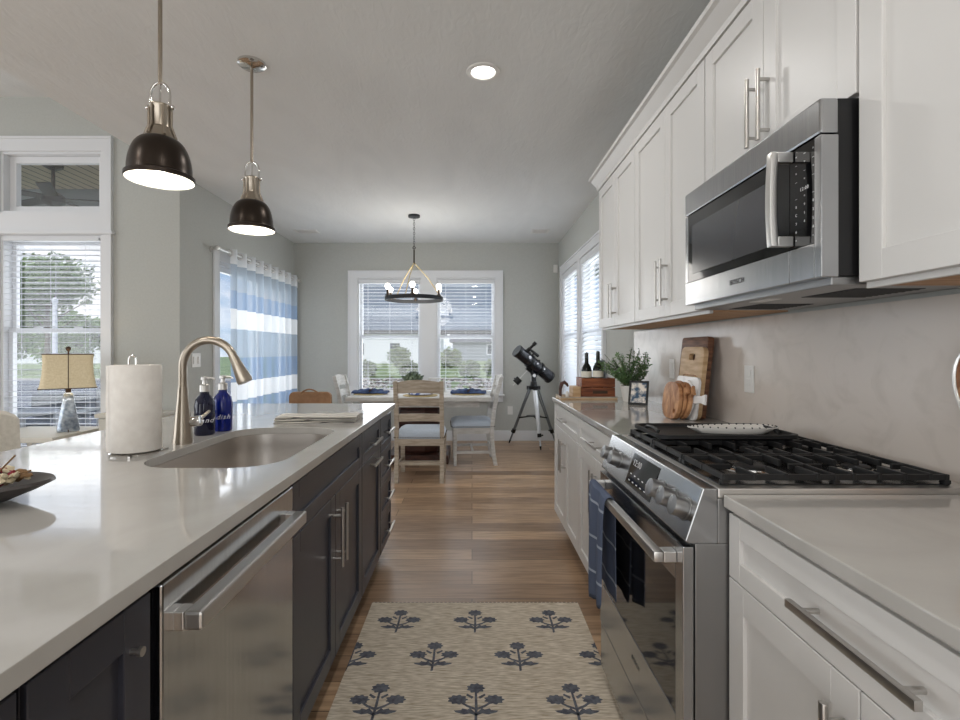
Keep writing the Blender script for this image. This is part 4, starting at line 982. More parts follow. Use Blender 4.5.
def wine(x, y, h, m, label):
    t = thing('wine_bottle', label, 'bottle', (x, y, z+.0105), 'bottles in the wooden box'); zz = z+.0105
    b = B_(); b.lathe([(.001, zz), (.034, zz), (.036, zz+.005), (.036, zz+h*.58), (.03, zz+h*.66), (.014, zz+h*.75), (.0125, zz+h*.98), (.001, zz+h)], (x, y, 0), 20); bo = obj('bottle', b, m, t, smooth=True)
    b = B_(); b.lathe([(.0368, zz+h*.42), (.0368, zz+h*.56)], (x, y, 0), 20); obj('label', b, 'label', t)
wine(.797, 3.50, .30, 'bottle', 'dark wine bottle with pale label on the left inside the wooden box')
wine(.868, 3.466, .31, 'bottle', 'taller dark wine bottle on the right inside the wooden box')
t = thing('glass_decanter', 'clear round decanter beside the wine bottles in the wooden box', 'decanter', (.918, 3.54, z+.0105)); zz = z+.0105
b = B_(); b.lathe([(.001, zz), (.03, zz), (.038, zz+.05), (.036, zz+.14), (.03, zz+.19), (.014, zz+.215), (.014, zz+.23), (.022, zz+.24), (.001, zz+.25)], (.918, 3.54, 0), 20); obj('body', b, 'glassgrey', t, smooth=True)
t = thing('salt_box', 'pale wooden box beside the reddish crate on the tray', 'box', (.715, 3.5, z))
b = B_(); b.box(.69, .742, 3.43, 3.57, z, z+.075); obj('body', b, 'woodlt', t, .002)
t = thing('horseshoe_ornament', 'dark curved ornament standing at the left end of the tray', 'ornament', (.655, 3.54, z))
b = B_(); b.tube([(.622, 3.54, z), (.622, 3.54, z+.055), (.632, 3.54, z+.09), (.65, 3.54, z+.1), (.668, 3.54, z+.085), (.676, 3.54, z+.07)], [.01, .012, .014, .013, .01, .006], 10); obj('arch', b, 'darkwood', t, smooth=True)
t = thing('salt_shaker', 'small white shaker in front of the dark curved ornament', 'shaker', (.655, 3.46, z))
b = B_(); b.lathe([(.001, z), (.012, z), (.013, z+.03), (.008, z+.042), (.001, z+.045)], (.655, 3.46, 0), 14); obj('body', b, 'pot', t, smooth=True)
# oval wooden tray leaning at the right edge of the frame
t = thing('oval_tray', 'oval wooden tray with metal rim leaning on the backsplash at the right edge', 'tray', (1.1, 1.0, CT))
def ov(k, d_, n_=40):
    out = []
    for i in range(n_):
        q = 2*PI*i/n_; a, c_ = .235*k*math.cos(q), .11*k*math.sin(q); h = a*math.sin(.7)+c_*math.cos(.7)
        out.append(Vector((1.14+h*.14-d_, 1.0+a*math.cos(.7)-c_*math.sin(.7), CT+.1755+h)))
    return out
b = B_(); b.loft([ov(.97, 0), ov(.97, .012)]); obj('board', b, 'woodmd', t, .001)
b = B_(); p_ = ov(1.0, .008); b.tube(p_+[p_[0]], .006, 8); obj('rim', b, 'steel2', t, smooth=True)

# ------------------------------------------------------------------ rug
b = B_(); RXa, RXb, RYa, RYb = -.49, .52, .86, 2.472
b.box(RXa, RXb, RYa, RYb, .0, .008)
def flat(poly, x, y, s_, z=.0084, flip=False):
    pts = []
    for u, v in poly:
        X, Y_ = x+u*s_, y+v*s_; pts.append((min(max(X, RXa), RXb), min(max(Y_, RYa), RYb)))
    vs = [b.bm.verts.new((p[0], p[1], z)) for p in pts]
    try: f = b.bm.faces.new(vs); f.material_index = 1
    except ValueError: pass
def motif(x, y, s_=1):
    def flower(cx, cy, a, c_):
        flat([(cx+a*(1+.12*math.cos(9*q))*math.cos(q), cy+c_*(1+.12*math.cos(9*q))*math.sin(q)) for q in [2*PI*i/54 for i in range(54)]], x, y, s_)
    flower(0, .072, .030, .024); flower(-.062, .014, .032, .022); flower(.062, .014, .032, .022)
    flat([(-.006, -.088), (.003, -.085), (.0055, -.02), (.004, .05), (-.004, .05), (-.004, -.02)], x, y, s_, .0083)
    for sg in (-1, 1):
        flat([(0, -.038), (sg*.03, -.022), (sg*.058, .002), (sg*.05, .006), (sg*.028, -.012), (0, -.026)][::sg], x, y, s_, .0082)
        lf = [(0, -.062), (sg*.02, -.052), (sg*.04, -.056), (sg*.068, -.046), (sg*.074, -.038), (sg*.05, -.036), (sg*.045, -.028), (sg*.028, -.034), (sg*.02, -.026), (0, -.052)]
        flat(lf[::sg], x, y, s_, .0083)
        flat([(sg*.008, .028), (sg*.03, .044), (sg*.034, .036), (sg*.014, .018)][::sg], x, y, s_, .0082)
for r_ in range(6):
    y = 2.300-.265*r_
    if y < RYa: break
    xs = (-.335, .014, .362) if r_ % 2 == 0 else (-.49, -.155, .19, .535)
    for x in xs: motif(x, y, 1.04)
for i in range(100):
    x = RXa+(RXb-RXa)*(i+.5)/100
    for yy, dy in ((RYb, .014), (RYa, -.014)): b.tube([(x, yy, .004), (x+.001, yy+dy, .003)], .0022, 5, mi=1 if i % 2 else 0)
tag(obj('rug', b, ['rug', 'rugdark']), 'beige woven runner rug with dark flower motifs on the kitchen floor', 'rug')

# ------------------------------------------------------------------ pendants, chandelier, ceiling fittings
def pendant(x, y, zb, label):
    t = thing('pendant_light', label, 'pendant light', (x, y, HC), 'bronze dome pendants over the island')
    b = B_(); b.lathe([(.001, HC), (.07, HC), (.07, HC-.012), (.055, HC-.022), (.012, HC-.026), (.001, HC-.03)], (x, y, 0), 32); obj('canopy', b, 'chrome', t, smooth=True)
    zt = zb+.36; b = B_(); b.cyl((x, y, HC-.024), (x, y, zt-.005), .0075, n=14); obj('rod', b, 'nickel', t, smooth=True)
    b = B_(); pts = [(x-.036, y, zb+.272)]+[(x+.036*math.cos(a)*-1, y, zb+.31+.05*math.sin(a)) for a in [i*PI/10 for i in range(11)]]+[(x+.036, y, zb+.272)]
    b.tube(pts, .005, 10); b.cyl((x, y, zt+.002), (x, y, zb+.27), .004, n=8)
    for sg in (-1, 1): b.ball((x+sg*.046, y, zb+.268), .009, 10); b.cyl((x+sg*.03, y, zb+.268), (x+sg*.048, y, zb+.268), .004, n=8)
    obj('yoke', b, 'chrome', t, smooth=True)
    b = B_(); b.lathe([(.001, zb+.285), (.012, zb+.285), (.014, zb+.278), (.036, zb+.275), (.037, zb+.268), (.032, zb+.26), (.032, zb+.195), (.038, zb+.19), (.04, zb+.18), (.052, zb+.152), (.05, zb+.148), (.001, zb+.148)], (x, y, 0), 28); so = obj('socket_cap', b, 'nickel', t, smooth=True)
    for k in range(6):
        a = k*PI/3+.3; b = B_(); b.tube([(x+.037*math.cos(a), y+.037*math.sin(a), zb+.268), (x+.037*math.cos(a), y+.037*math.sin(a), zb+.2), (x+.053*math.cos(a), y+.053*math.sin(a), zb+.156)], .0045, 8); obj('strut', b, 'nickel', so, smooth=True)
    R_ = .115; out = [(.05, .152)]+[(R_*(.42+.5*math.sin(q)), .025+.127*math.cos(q)) for q in [i*PI/2/10 for i in range(1, 11)]]+[(R_*.93, .02), (R_, .016), (R_, .003), (R_*.97, 0)]
    b = B_(); b.lathe([(r_, zb+z) for r_, z in out], (x, y, 0), 48); sh = obj('shade', b, 'bronze', t, smooth=True)
    inn = [(R_*.97, 0.0), (R_*.92, .006), (R_*.9, .02)]+[(R_*(.40+.47*math.sin(q)), .025+.118*math.cos(q)) for q in [i*PI/2/10 for i in range(9, 0, -1)]]+[(.001, .146)]
    b = B_(); b.lathe([(r_, zb+z) for r_, z in inn], (x, y, 0), 48); obj('shade_lining', b, 'shadein', sh, smooth=True, label='white enamel inside of the shade')
    b = B_(); b.ball((x, y, zb+.062), .034, 18); b.cyl((x, y, zb+.08), (x, y, zb+.145), .016, n=12); obj('bulb', b, 'bulb', t, smooth=True)
    light('pendant_lamp', 'POINT', (x, y, zb+.02), (0, 0, 0), 1.6, (1, .93, .84), .03)
pendant(-1.147, 1.85, 1.872, 'dark bronze dome pendant light, the nearer and larger-looking of the two over the island')
pendant(-1.147, 2.62, 1.872, 'dark bronze dome pendant light, the farther of the two, with its ceiling canopy in view')
# chandelier
x, y, zr = -.64, 5.56, 1.82
t = thing('chandelier', 'round black ring chandelier with bare bulbs above the dining table', 'chandelier', (x, y, HC))
b = B_(); b.lathe([(.001, HC), (.065, HC), (.065, HC-.022), (.01, HC-.028), (.001, HC-.03)], (x, y, 0), 28); obj('canopy', b, 'fanblack', t, smooth=True)
b = B_(); z = HC-.03; k = 0
while z > 2.40:
    n_ = 10; P_ = [((x+.009*math.cos(2*PI*i/n_)*(1 if k % 2 == 0 else 0)), y+.009*math.cos(2*PI*i/n_)*(1 if k % 2 else 0), z-.014+.016*math.sin(2*PI*i/n_)) for i in range(n_+1)]
    b.tube(P_, .0022, 5); z -= .026; k += 1
obj('chain', b, 'fanblack', t, smooth=True)
b = B_(); b.tube([(x, y, 2.41), (x+.016, y, 2.385), (x, y, 2.36), (x-.016, y, 2.385), (x, y, 2.41)], .004, 8); b.cyl((x, y, 2.36), (x, y, 2.20), .008, n=10); obj('stem', b, 'nail', t, smooth=True)
Rr = .315
for k in range(3):
    a = k*2*PI/3+.35; b = B_(); b.tube([(x, y, 2.22), (x+Rr*.5*math.cos(a), y+Rr*.5*math.sin(a), 2.06), (x+Rr*math.cos(a), y+Rr*math.sin(a), zr+.02)], .005, 8); obj('rope_arm', b, 'rattan', t, smooth=True)
b = B_(); b.lathe([(Rr-.006, zr-.02), (Rr+.006, zr-.02), (Rr+.006, zr+.022), (Rr-.006, zr+.022), (Rr-.006, zr-.02)], (x, y, 0), 64); obj('ring', b, ['fanblack'], t, smooth=True)
for k in range(6):
    a = k*PI/3-PI/2+.06; cx_, cy_ = x+Rr*math.cos(a), y+Rr*math.sin(a)
    b = B_(); b.cyl((cx_, cy_, zr+.005), (cx_, cy_, zr+.085), .014, n=12); b.lathe([(.001, zr+.022), (.028, zr+.022), (.026, zr+.03), (.001, zr+.03)], (cx_, cy_, 0), 14); ch = obj('candle_socket', b, 'nail', t, smooth=True)
    b = B_(); b.ball((cx_, cy_, zr+.122), .030, 14); b.cyl((cx_, cy_, zr+.085), (cx_, cy_, zr+.11), .015, .024, n=12); obj('bulb', b, 'bulb', ch, smooth=True)
light('chandelier_lamp', 'POINT', (x, y, zr+.12), (0, 0, 0), 11, (1, .96, .9), .3)
for i, (cx_, cy_) in enumerate(CAN_AND_FILL_XY):
    light('can_and_fill_lamp', 'AREA', (cx_, cy_, HC-.02), (0, 0, 0), 5, (1, .98, .95), .14)
    if i == 0:
        t = thing('recessed_light', 'round recessed ceiling light glowing above the aisle', 'ceiling light', (cx_, cy_, HC))
        b = B_(); b.lathe([(.062, HC-.001), (.066, HC-.008), (.088, HC-.006), (.092, HC-.0005), (.062, HC-.0005)], (cx_, cy_, 0), 40); obj('trim_ring', b, 'plastic', t, smooth=True)
        b = B_(); b.lathe([(.001, HC-.002), (.062, HC-.002)], (cx_, cy_, 0), 32); obj('lens', b, 'can', t)
for (cx_, cy_, w, lab) in ((-2.07, 6.3, .28, 'white ceiling air vent near the left rear corner'), (.85, 6.3, .22, 'white ceiling air vent near the right rear corner')):
    t = thing('air_vent', lab, 'vent', (cx_, cy_, HC)); b = B_(); F = lambda *a: a
    b.box(cx_-w/2, cx_+w/2, cy_-.09, cy_-.065, HC-.008, HC); b.box(cx_-w/2, cx_+w/2, cy_+.065, cy_+.09, HC-.008, HC); b.box(cx_-w/2, cx_-w/2+.025, cy_-.065, cy_+.065, HC-.008, HC); b.box(cx_+w/2-.025, cx_+w/2, cy_-.065, cy_+.065, HC-.008, HC)
    obj('frame', b, 'plastic', t, .002)
    b = B_(); b.box(cx_-w/2+.025, cx_+w/2-.025, cy_-.065, cy_+.065, HC-.002, HC-.0005); obj('backing', b, 'grill', t)
    b = B_()
    for k in range(7): yy = cy_-.055+k*.018; b.box(cx_-w/2+.025, cx_+w/2-.025, yy-.0015, yy+.0015, HC-.008, HC-.002)
    obj('louvres', b, 'plastic', t)

# ------------------------------------------------------------------ curtain
t = thing('curtain_rod', 'brushed metal curtain rod over the patio door', 'curtain rod', (XL, 5.8, 2.2))
CX = XL+.10
b = B_(); b.cyl((CX, 4.72, 2.205), (CX, 6.86, 2.205), .0125, n=14); obj('rod', b, 'steel2', t, smooth=True)
for y_ in (4.72, 6.86):
    s_ = -1 if y_ < 5 else 1; b = B_(); b.cyl((CX, y_, 2.205), (CX, y_+s_*.05, 2.205), .02, .026, n=16); obj('finial', b, 'steel2', t, .003, True)
for y_ in (4.76, 6.855):
    b = B_(); b.cyl((XL+.001, y_, 2.205), (CX, y_, 2.205), .007, n=10); b.cyl((XL+.0005, y_, 2.205), (XL+.008, y_, 2.205), .028, n=18); obj('bracket', b, 'steel2', t, smooth=True)
t = thing('sheer_curtain', 'sheer blue and white striped grommet curtain over the patio door', 'curtain', (CX, 5.9, 0))
b = B_(); n_ = 190; YA, YE = 4.93, 6.84; per = (YE-YA)/9
def cxy(k, z):
    y_ = YA+(YE-YA)*k; ph = (y_-YA)/per*2*PI
    amp = .042*(1+.25*(2.2-z)/2.2*math.sin(k*11)); return CX+amp*math.sin(ph)+.012*math.sin(ph*2.3+1)*(2.2-z)/2.2, y_+.010*math.sin(ph*1.5)*(2.2-z)
b.loft([[Vector((*cxy(i/n_, z), z)) for i in range(n_+1)] for z in (.02, .3, .6, .9, 1.2, 1.5, 1.8, 2.05, 2.25)], False, False, False)
obj('panel', b, 'curtain', t, smooth=True)
for i in range(18):
    y_ = YA+per*(.5*i+.0)+.0; 
    if not YA-.01 <= y_ <= YE: continue
    b = B_(); n2 = 20
    Rg = Matrix.Translation((CX, y_+.0, 2.205)) @ Matrix.Rotation((1 if i % 2 == 0 else -1)*.9, 4, 'Z')
    P_ = [Rg @ Vector((.0, 0.021*math.cos(2*PI*k/n2)*0, .0))+Vector((.0, 0, 0)) for k in range(1)]
    pts = [Rg @ Vector((.028*math.cos(2*PI*k/n2), 0, .028*math.sin(2*PI*k/n2))) for k in range(n2+1)]
    b.tube(pts, .0065, 8); obj('grommet', b, 'steel2', t, smooth=True)

# ------------------------------------------------------------------ dining set
tx0, tx1, ty0, ty1 = -1.33, .20, 5.27, 6.35
t = thing('dining_table', 'white topped dining table with dark wood pedestal by the rear window', 'table', ((tx0+tx1)/2, (ty0+ty1)/2, 0))
b = B_(); b.box(tx0, tx1, ty0, ty1, .715, .76); obj('tabletop', b, 'whitewood', t, .008)
b = B_(); b.box(tx0+.12, tx1-.12, ty0+.12, ty1-.12, .64, .7148); obj('apron', b, 'whitewood', t, .003)
b = B_(); cxm, cym = -.60, 5.82; b.lathe([(.001, .1), (.24, .1), (.26, .14), (.27, .35), (.26, .58), (.24, .6398), (.001, .6398)], (cxm, cym, 0), 10); b.box(cxm-.34, cxm+.34, cym-.3, cym+.3, 0, .1); obj('pedestal', b, 'darkwood', t, .006)
TT = .7602
def place(x, y, m, label, nap):
    t = thing('place_setting', label, 'place setting', (x, y, TT), 'place settings on the dining table')
    b = B_(); b.lathe([(.001, TT), (.185, TT), (.19, TT+.004), (.185, TT+.008), (.001, TT+.008)], (x, y, 0), 36); obj('charger', b, 'rattan', t, smooth=True)
    b = B_(); b.lathe([(.001, TT+.0082), (.08, TT+.0082), (.135, TT+.02), (.132, TT+.022), (.08, TT+.012), (.001, TT+.012)], (x, y, 0), 36); obj('plate', b, 'chinablue', t, smooth=True)
    b = B_(); rings = []
    for i in range(17):
        q = i/16; w = .03+.075*abs(2*q-1)**.8; xx = x-.2+.4*q; h = .025+.025*math.sin(PI*q)+.006*math.sin(i*2.1)
        if nap: xx = x-.11+.22*q; w = .09*math.sin(PI*q)**.5+.01; h = .02+.05*math.sin(PI*q)
        z = TT+.0145; rings.append([Vector((xx, y-w, z)), Vector((xx, y-w*.4, z+h*.8)), Vector((xx, y, z+h)), Vector((xx, y+w*.5, z+h*.7)), Vector((xx, y+w, z))])
    b.loft(rings); obj('napkin', b, m, t, smooth=True)
    if not nap: b = B_(); b.tube([(x+.032*math.cos(q)*.6, y+.04*math.sin(q), TT+.042+.02*math.cos(q)) for q in [2*PI*i/16 for i in range(17)]], .006, 8); obj('napkin_ring', b, 'darkwood', t, smooth=True)
place(-1.14, 5.66, 'navycloth', 'navy napkin place setting at the left end of the dining table', False)
place(-.04, 5.66, 'navycloth', 'navy napkin place setting at the right end of the dining table', False)
place(-.56, 5.46, 'blueprint', 'blue and white printed napkin place setting behind the near chair', True)
x, y = -.70, 6.05
t = thing('table_plant', 'small sage green centrepiece plant on the dining table', 'plant', (x, y, TT))
b = B_(); b.lathe([(.001, TT), (.05, TT), (.065, TT+.10), (.06, TT+.102), (.001, TT+.095)], (x, y, 0), 20); obj('pot', b, 'whitewood', t, smooth=True)
b = B_(); foliage(b, (x, y, TT+.16), .12, 300, .028, .6, .1); obj('leaves', b, 'leafgrey', t)
x, y = -.42, 6.05
t = thing('candle_lantern', 'small white lantern box with a dark candle on the dining table', 'lantern', (x, y, TT))
b = B_()
for a, c_ in ((-1, -1), (1, -1), (-1, 1), (1, 1)): b.box(x+a*.09-.008, x+a*.09+.008, y+c_*.05-.008, y+c_*.05+.008, TT+.01, TT+.15)
b.box(x-.1, x+.1, y-.06, y+.06, TT, TT+.01); b.box(x-.1, x+.1, y-.06, y+.06, TT+.15, TT+.16); obj('frame', b, 'whitewood', t, .001)
b = B_(); b.cyl((x, y, TT+.0102), (x, y, TT+.11), .03, n=16); obj('candle', b, 'fanblack', t)
def chair(label, m, cushion='seat'):
    t = thing('dining_chair', label, 'chair', (0, 0, 0), 'ladder-back dining chairs')
    W2 = .215
    for sg in (-1, 1):
        b = B_(); x = sg*(W2-.0); vs = b.box(x-.021, x+.021, .175, .217, 0, .41)
        for v in vs:
            if v.co.z < .01: v.co.x += -sg*.004; v.co.y = .196+(v.co.y-.196)*.75
        obj('leg', b, m, t, .003)
        b = B_(); pts = [(0, -.245), (.12, -.222), (.28, -.205), (.42, -.205), (.6, -.225), (.8, -.265), (.965, -.31)]
        b.loft([[Vector((x-.02, yy-.022, z)), Vector((x+.02, yy-.022, z)), Vector((x+.02, yy+.022, z)), Vector((x-.02, yy+.022, z))] for z, yy in pts]); obj('leg', b, m, t, .003)
    b = B_(); b.box(-W2+.02, W2-.02, .185, .21, .345, .41); b.box(-W2+.02, W2-.02, -.22, -.195, .345, .41)
    for sg in (-1, 1): b.box(sg*W2-.012, sg*W2+.012, -.19, .18, .345, .41)
    obj('seat_frame', b, m, t, .002)
    b = B_(); f = lambda o_, z: [Vector((x, y, z)) for x, y in rrect(-.235+o_, .235-o_, -.225+o_, .235-o_, .04, 5)]
    b.loft([f(.004, .4105), f(0, .42), f(0, .445), f(.012, .47), f(.05, .492), f(.12, .5)]); cu = obj('seat_cushion', b, cushion, t, smooth=True)
    b = B_()
    for i in range(20):
        k = -.225+.45*i/19
        for q in ((k, -.229), (k, .238), (-.238, k), (.238, k)): b.ball((q[0], q[1], .425), .0055, 6)
    obj('nailhead_trim', b, 'nail', cu)
    for z0, z1, crest in ((.845, .955, 1), (.725, .80, 0), (.575, .65, 0)):
        b = B_(); rings = []
        for i in range(13):
            q = i/12; x = -W2+.018+(2*W2-.036)*q; bow = -.022*math.sin(PI*q); zz1 = z1+(.022*math.sin(PI*q) if crest else .006*math.sin(PI*q)); zz0 = z0+.008*math.sin(PI*q)
            yb_ = lambda z: -.225-(z-.6)*.23 if z > .6 else -.225
            rings.append([Vector((x, yb_(zz0)-.009+bow, zz0)), Vector((x, yb_(zz0)+.009+bow, zz0)), Vector((x, yb_(zz1)+.009+bow, zz1)), Vector((x, yb_(zz1)-.009+bow, zz1))])
        b.loft(rings); obj('back_slat', b, m, t, .002)
    b = B_(); b.box(-W2+.015, W2-.015, -.222, -.202, .16, .19); obj('stretcher', b, m, t, .002)
    for sg in (-1, 1): b = B_(); b.box(sg*W2-.009, sg*W2+.009, -.205, .18, .13, .16); obj('stretcher', b, m, t, .002)
    b = B_(); b.box(-W2+.01, W2-.01, -.01, .012, .133, .157); obj('stretcher', b, m, t, .002)
    return t
c = chair('weathered oak ladder-back chair, back to the camera, at the near side of the table', 'oakgrey'); c.location = (-.50, 4.99, 0)
c = chair('whitewashed ladder-back chair with blue-grey seat at the right end of the table', 'whitewood'); c.location = (.0, 5.68, 0); c.rotation_euler = (0, 0, PI/2+.06)
c = copy_tree(c); c['label'] = 'white ladder-back chair at the left end of the table, mostly behind the island'; c.location = (-1.22, 5.80, 0); c.rotation_euler = (0, 0, -PI/2)
# tan chair back beyond the island
x, y = -1.62, 5.05
t = thing('tan_chair', 'low tan leather chair showing above the far end of the island', 'chair', (x, y, 0))
b = B_(); f = lambda yy, o_: [Vector((u, yy, v)) for u, v in rrect(x-.21+o_, x+.21-o_, .40+o_, .835-o_, .05, 6)]
b.loft([f(y-.03, .008), f(y-.022, 0), f(y+.022, 0), f(y+.03, .008)]); obj('backrest', b, 'tan', t, smooth=True)
b = B_(); b.tube([(x-.09+.18*k/10, y-.034, .825+.038*math.sin(PI*k/10)) for k in range(11)], .008, 8); obj('grab_handle', b, 'tan', t, smooth=True)
b = B_(); f = lambda o_, z: [Vector((u, v, z)) for u, v in rrect(x-.22+o_, x+.22-o_, y-.02+o_, y+.44-o_, .05, 6)]
b.loft([f(.01, .38), f(0, .39), f(0, .44), f(.02, .46)]); obj('seat', b, 'tan', t, smooth=True)
for sx_ in (-.18, .18):
    for sy_ in (.02, .4): b = B_(); b.cyl((x+sx_, y+sy_, .38), (x+sx_*1.1, y+sy_, 0), .018, .012, n=12); obj('leg', b, 'darkwood', t, smooth=True)

# ------------------------------------------------------------------ telescope
x, y = .80, 6.52
t = thing('telescope', 'black reflector telescope on a silver tripod in the rear right corner', 'telescope', (x, y, 0))
HUBZ = .80
feet = [(.065, -.20, 'telewhite'), (-.30, .28, 'telegrey'), (.33, .25, 'telegrey')]
for dx, dy, m in feet:
    top = Vector((x+dx*.14, y+dy*.14, HUBZ-.03)); ft = Vector((x+dx, y+dy, 0)); d = (ft-top)
    sd = Vector((-dy, dx, 0)).normalized()
    b = B_()
    for sg in (-1, 1): b.tube([top+sd*sg*.022, top+d*.78+sd*sg*.014], .0105, 8)
    if m == 'telewhite': b.tube([top, top+d*.78], .02, 8)
    l1 = obj('leg', b, m, t, smooth=True)
    b = B_(); b.tube([top+d*.72, top+d*.95], .012, 10); obj('lower_leg', b, m, l1, smooth=True)
    b = B_(); b.cyl(top+d*.74, top+d*.80, .027, n=12); b.cyl(top+d*.77, top+d*.77+sd*.05, .01, n=8); obj('leg_clamp', b, 'black', l1, smooth=True)
    b = B_(); b.cyl(top+d*.94, ft, .014, .006, n=10); obj('foot', b, 'black', l1, smooth=True)
b = B_()
for dx, dy, m in feet: b.tube([(x, y+.03, .40), (x+dx*.58, y+dy*.58, .36)], .009, 8)
b.lathe([(.001, .405), (.09, .405), (.1, .398), (.001, .393)], (x, y+.03, 0), 20); obj('tray_spreader', b, 'black', t, smooth=True)
b = B_(); b.lathe([(.001, HUBZ-.05), (.07, HUBZ-.05), (.075, HUBZ-.01), (.045, HUBZ), (.04, HUBZ+.05), (.001, HUBZ+.05)], (x, y, 0), 18)
for dx, dy, m in feet: b.box(x+dx*.2-.025, x+dx*.2+.025, y+dy*.2-.02, y+dy*.2+.02, HUBZ-.06, HUBZ-.01)
obj('tripod_hub', b, 'black', t, .002)
b = B_(); b.cyl((x, y, HUBZ+.04), (x, y, HUBZ+.13), .032, n=14); b.cyl((x+.0, y-.06, HUBZ+.13), (x+.0, y+.06, HUBZ+.13), .036, n=16)
ax0 = Vector((x+.0, y, HUBZ+.13)); ra_ = Vector((.15, .0, .85)).normalized()
b.cyl(ax0, (x-.05, y-.01, HUBZ+.24), .033, .028, n=14); b.cyl((x-.09, y-.02, HUBZ+.22), (x+.04, y-.02, HUBZ+.28), .028, n=14)
mt_ = obj('equatorial_mount', b, 'teleblack', t, smooth=True)
b = B_(); b.cyl((x+.0, y-.062, HUBZ+.13), (x+.0, y-.068, HUBZ+.13), .022, n=20); obj('setting_circle', b, 'marker', mt_)
b = B_(); b.tube([(x+.03, y-.03, HUBZ+.2), (x+.1, y-.05, HUBZ+.18), (x+.13, y-.05, HUBZ+.165)], [.005, .005, .014], 8); obj('slow_motion_knob', b, 'black', mt_, smooth=True)
cw0 = Vector((x-.06, y-.02, HUBZ+.22)); cw1 = Vector((x-.27, y-.02, HUBZ-.0))
b = B_(); b.cyl(cw0, cw1, .006, n=10); sh = obj('counterweight_shaft', b, 'steel2', mt_, smooth=True)
dcw = (cw1-cw0).normalized(); b = B_(); b.cyl(cw0+dcw*.18, cw0+dcw*.26, .046, n=20); b.cyl(cw0+dcw*.20, cw0+dcw*.20+Vector((-.06, 0, .02)), .008, n=8); obj('counterweight', b, 'black', mt_, .003, True)
A = Vector((x-.23, y-.14, 1.25)); Bq = Vector((x+.225, y+.08, .895)); d = (Bq-A).normalized(); L = (Bq-A).length
b = B_(); b.cyl(A, Bq, .079, n=36); tb = obj('optical_tube', b, 'teleblack', t, .004, True)
for q0, q1 in ((A-d*.004, A+d*.03), (Bq-d*.03, Bq+d*.004)): b = B_(); b.tube([q0, q1], .083, 36); obj('end_ring', b, 'black', tb, .002, True)
b = B_(); b.cyl(A-d*.0055, A-d*.0042, .074, n=30); b.cyl(A-d*.0075, A-d*.0055, .02, n=16); obj('aperture', b, 'black', tb)
for k in (.38, .66): b = B_(); p = A+d*L*k; b.cyl(p-d*.014, p+d*.014, .09, n=36); b.box(p.x-.012, p.x+.012, p.y-.02, p.y+.01, p.z+.085, p.z+.115); obj('tube_ring', b, 'black', tb, .002, True)
b = B_(); p = A+d*L*.5-Vector((0, 0, .0)); b.cyl(A+d*L*.42+Vector((-.06, 0, -.075)), A+d*L*.62+Vector((-.06, 0, -.075)), .02, n=8); b.cyl((x-.045, y-.0, HUBZ+.24), A+d*L*.5+Vector((-.03, 0, -.06)), .028, n=12); obj('dovetail', b, 'black', tb)
up = Vector((.35, -.35, .87)); up = (up-d*up.dot(d)).normalized()
p = A+d*.11
b = B_(); b.cyl(p+up*.07, p+up*.13, .026, n=16); b.cyl(p+up*.13, p+up*.19, .017, n=14); b.cyl(p+up*.19, p+up*.235, .024, n=14); b.cyl(p+up*.1-Vector((.04, .03, 0)), p+up*.1+Vector((.04, .03, 0)), .008, n=8); obj('focuser', b, 'black', tb, smooth=True)
p = A+d*.2; b = B_(); b.cyl(p+up*.12-d*.06, p+up*.12+d*.07, .016, .02, n=14); b.cyl(p+up*.075, p+up*.115, .012, n=8); obj('finder_scope', b, 'black', tb, smooth=True)
sd = Vector((0, -1, .2)); sd = (sd-d*sd.dot(d)).normalized()
b = B_()
for k, rr_ in ((.27, .022), (.50, .013), (.70, .013)): p = A+d*L*k+sd*.082+up*.03; p = A+d*L*k+(sd*.9+up*.3).normalized()*.0835; q = (sd*.9+up*.3).normalized(); b.cyl(p, p+q*.001, rr_, n=16)
obj('marking_sticker', b, 'marker', tb)

# ------------------------------------------------------------------ living room side: lamp, side table, stool, console
x, y = -3.13, 3.90
t = thing('side_table', 'cream painted side table under the lamp by the left window', 'table', (x, y, 0))
b = B_(); b.box(x-.52, x+.13, y-.3, y+.25, .585, .625); obj('tabletop', b, 'creamwood', t, .006)
for ax in (-.48, .07):
    for ay in (-.26, .18): b = B_(); b.box(x+ax, x+ax+.04, y+ay, y+ay+.04, 0, .585); obj('leg', b, 'creamwood', t, .003)
z = .6252
t = thing('table_lamp', 'table lamp with linen shade and silvery glass base in front of the left window', 'lamp', (x, y, z))
b = B_(); b.loft([[Vector((x+a*w, y+c_*w, zz)) for a, c_ in ((-1, -1), (1, -1), (1, 1), (-1, 1))] for zz, w in ((z, .068), (z+.02, .07), (z+.25, .036), (z+.29, .028), (z+.3, .018))]); obj('base', b, 'glassgrey', t, .008, True)
b = B_(); b.cyl((x, y, z+.3), (x, y, z+.35), .018, n=14); b.cyl((x, y, z+.35), (x, y, z+.625), .005, n=8); b.box(x-.004, x+.004, y-.091, y-.087, z, z+.02); obj('stem', b, 'binding', t)
b = B_(); n_ = 36
def shp(zz, w, dd_): return [Vector((x+u, y+v, zz)) for u, v in rrect(-w, w, -dd_, dd_, min(w, dd_)*.35, 5)]
b.loft([shp(z+.335, .178, .118), shp(z+.36, .170, .112), shp(z+.44, .157, .104), shp(z+.53, .152, .10), shp(z+.595, .155, .102)], False, False); sh = obj('lamp_shade', b, 'linen', t, smooth=True)
b = B_()
for zz, w, dd_ in ((z+.335, .179, .119), (z+.595, .156, .103)): P_ = shp(zz, w, dd_); b.tube(P_+[P_[0]], .0035, 6)
b.tube([(x, y-.118, z+.335), (x, y-.105, z+.44), (x, y-.101, z+.53), (x, y-.103, z+.595)], .003, 6); b.cyl((x-.155, y, z+.59), (x+.155, y, z+.59), .003, n=6)
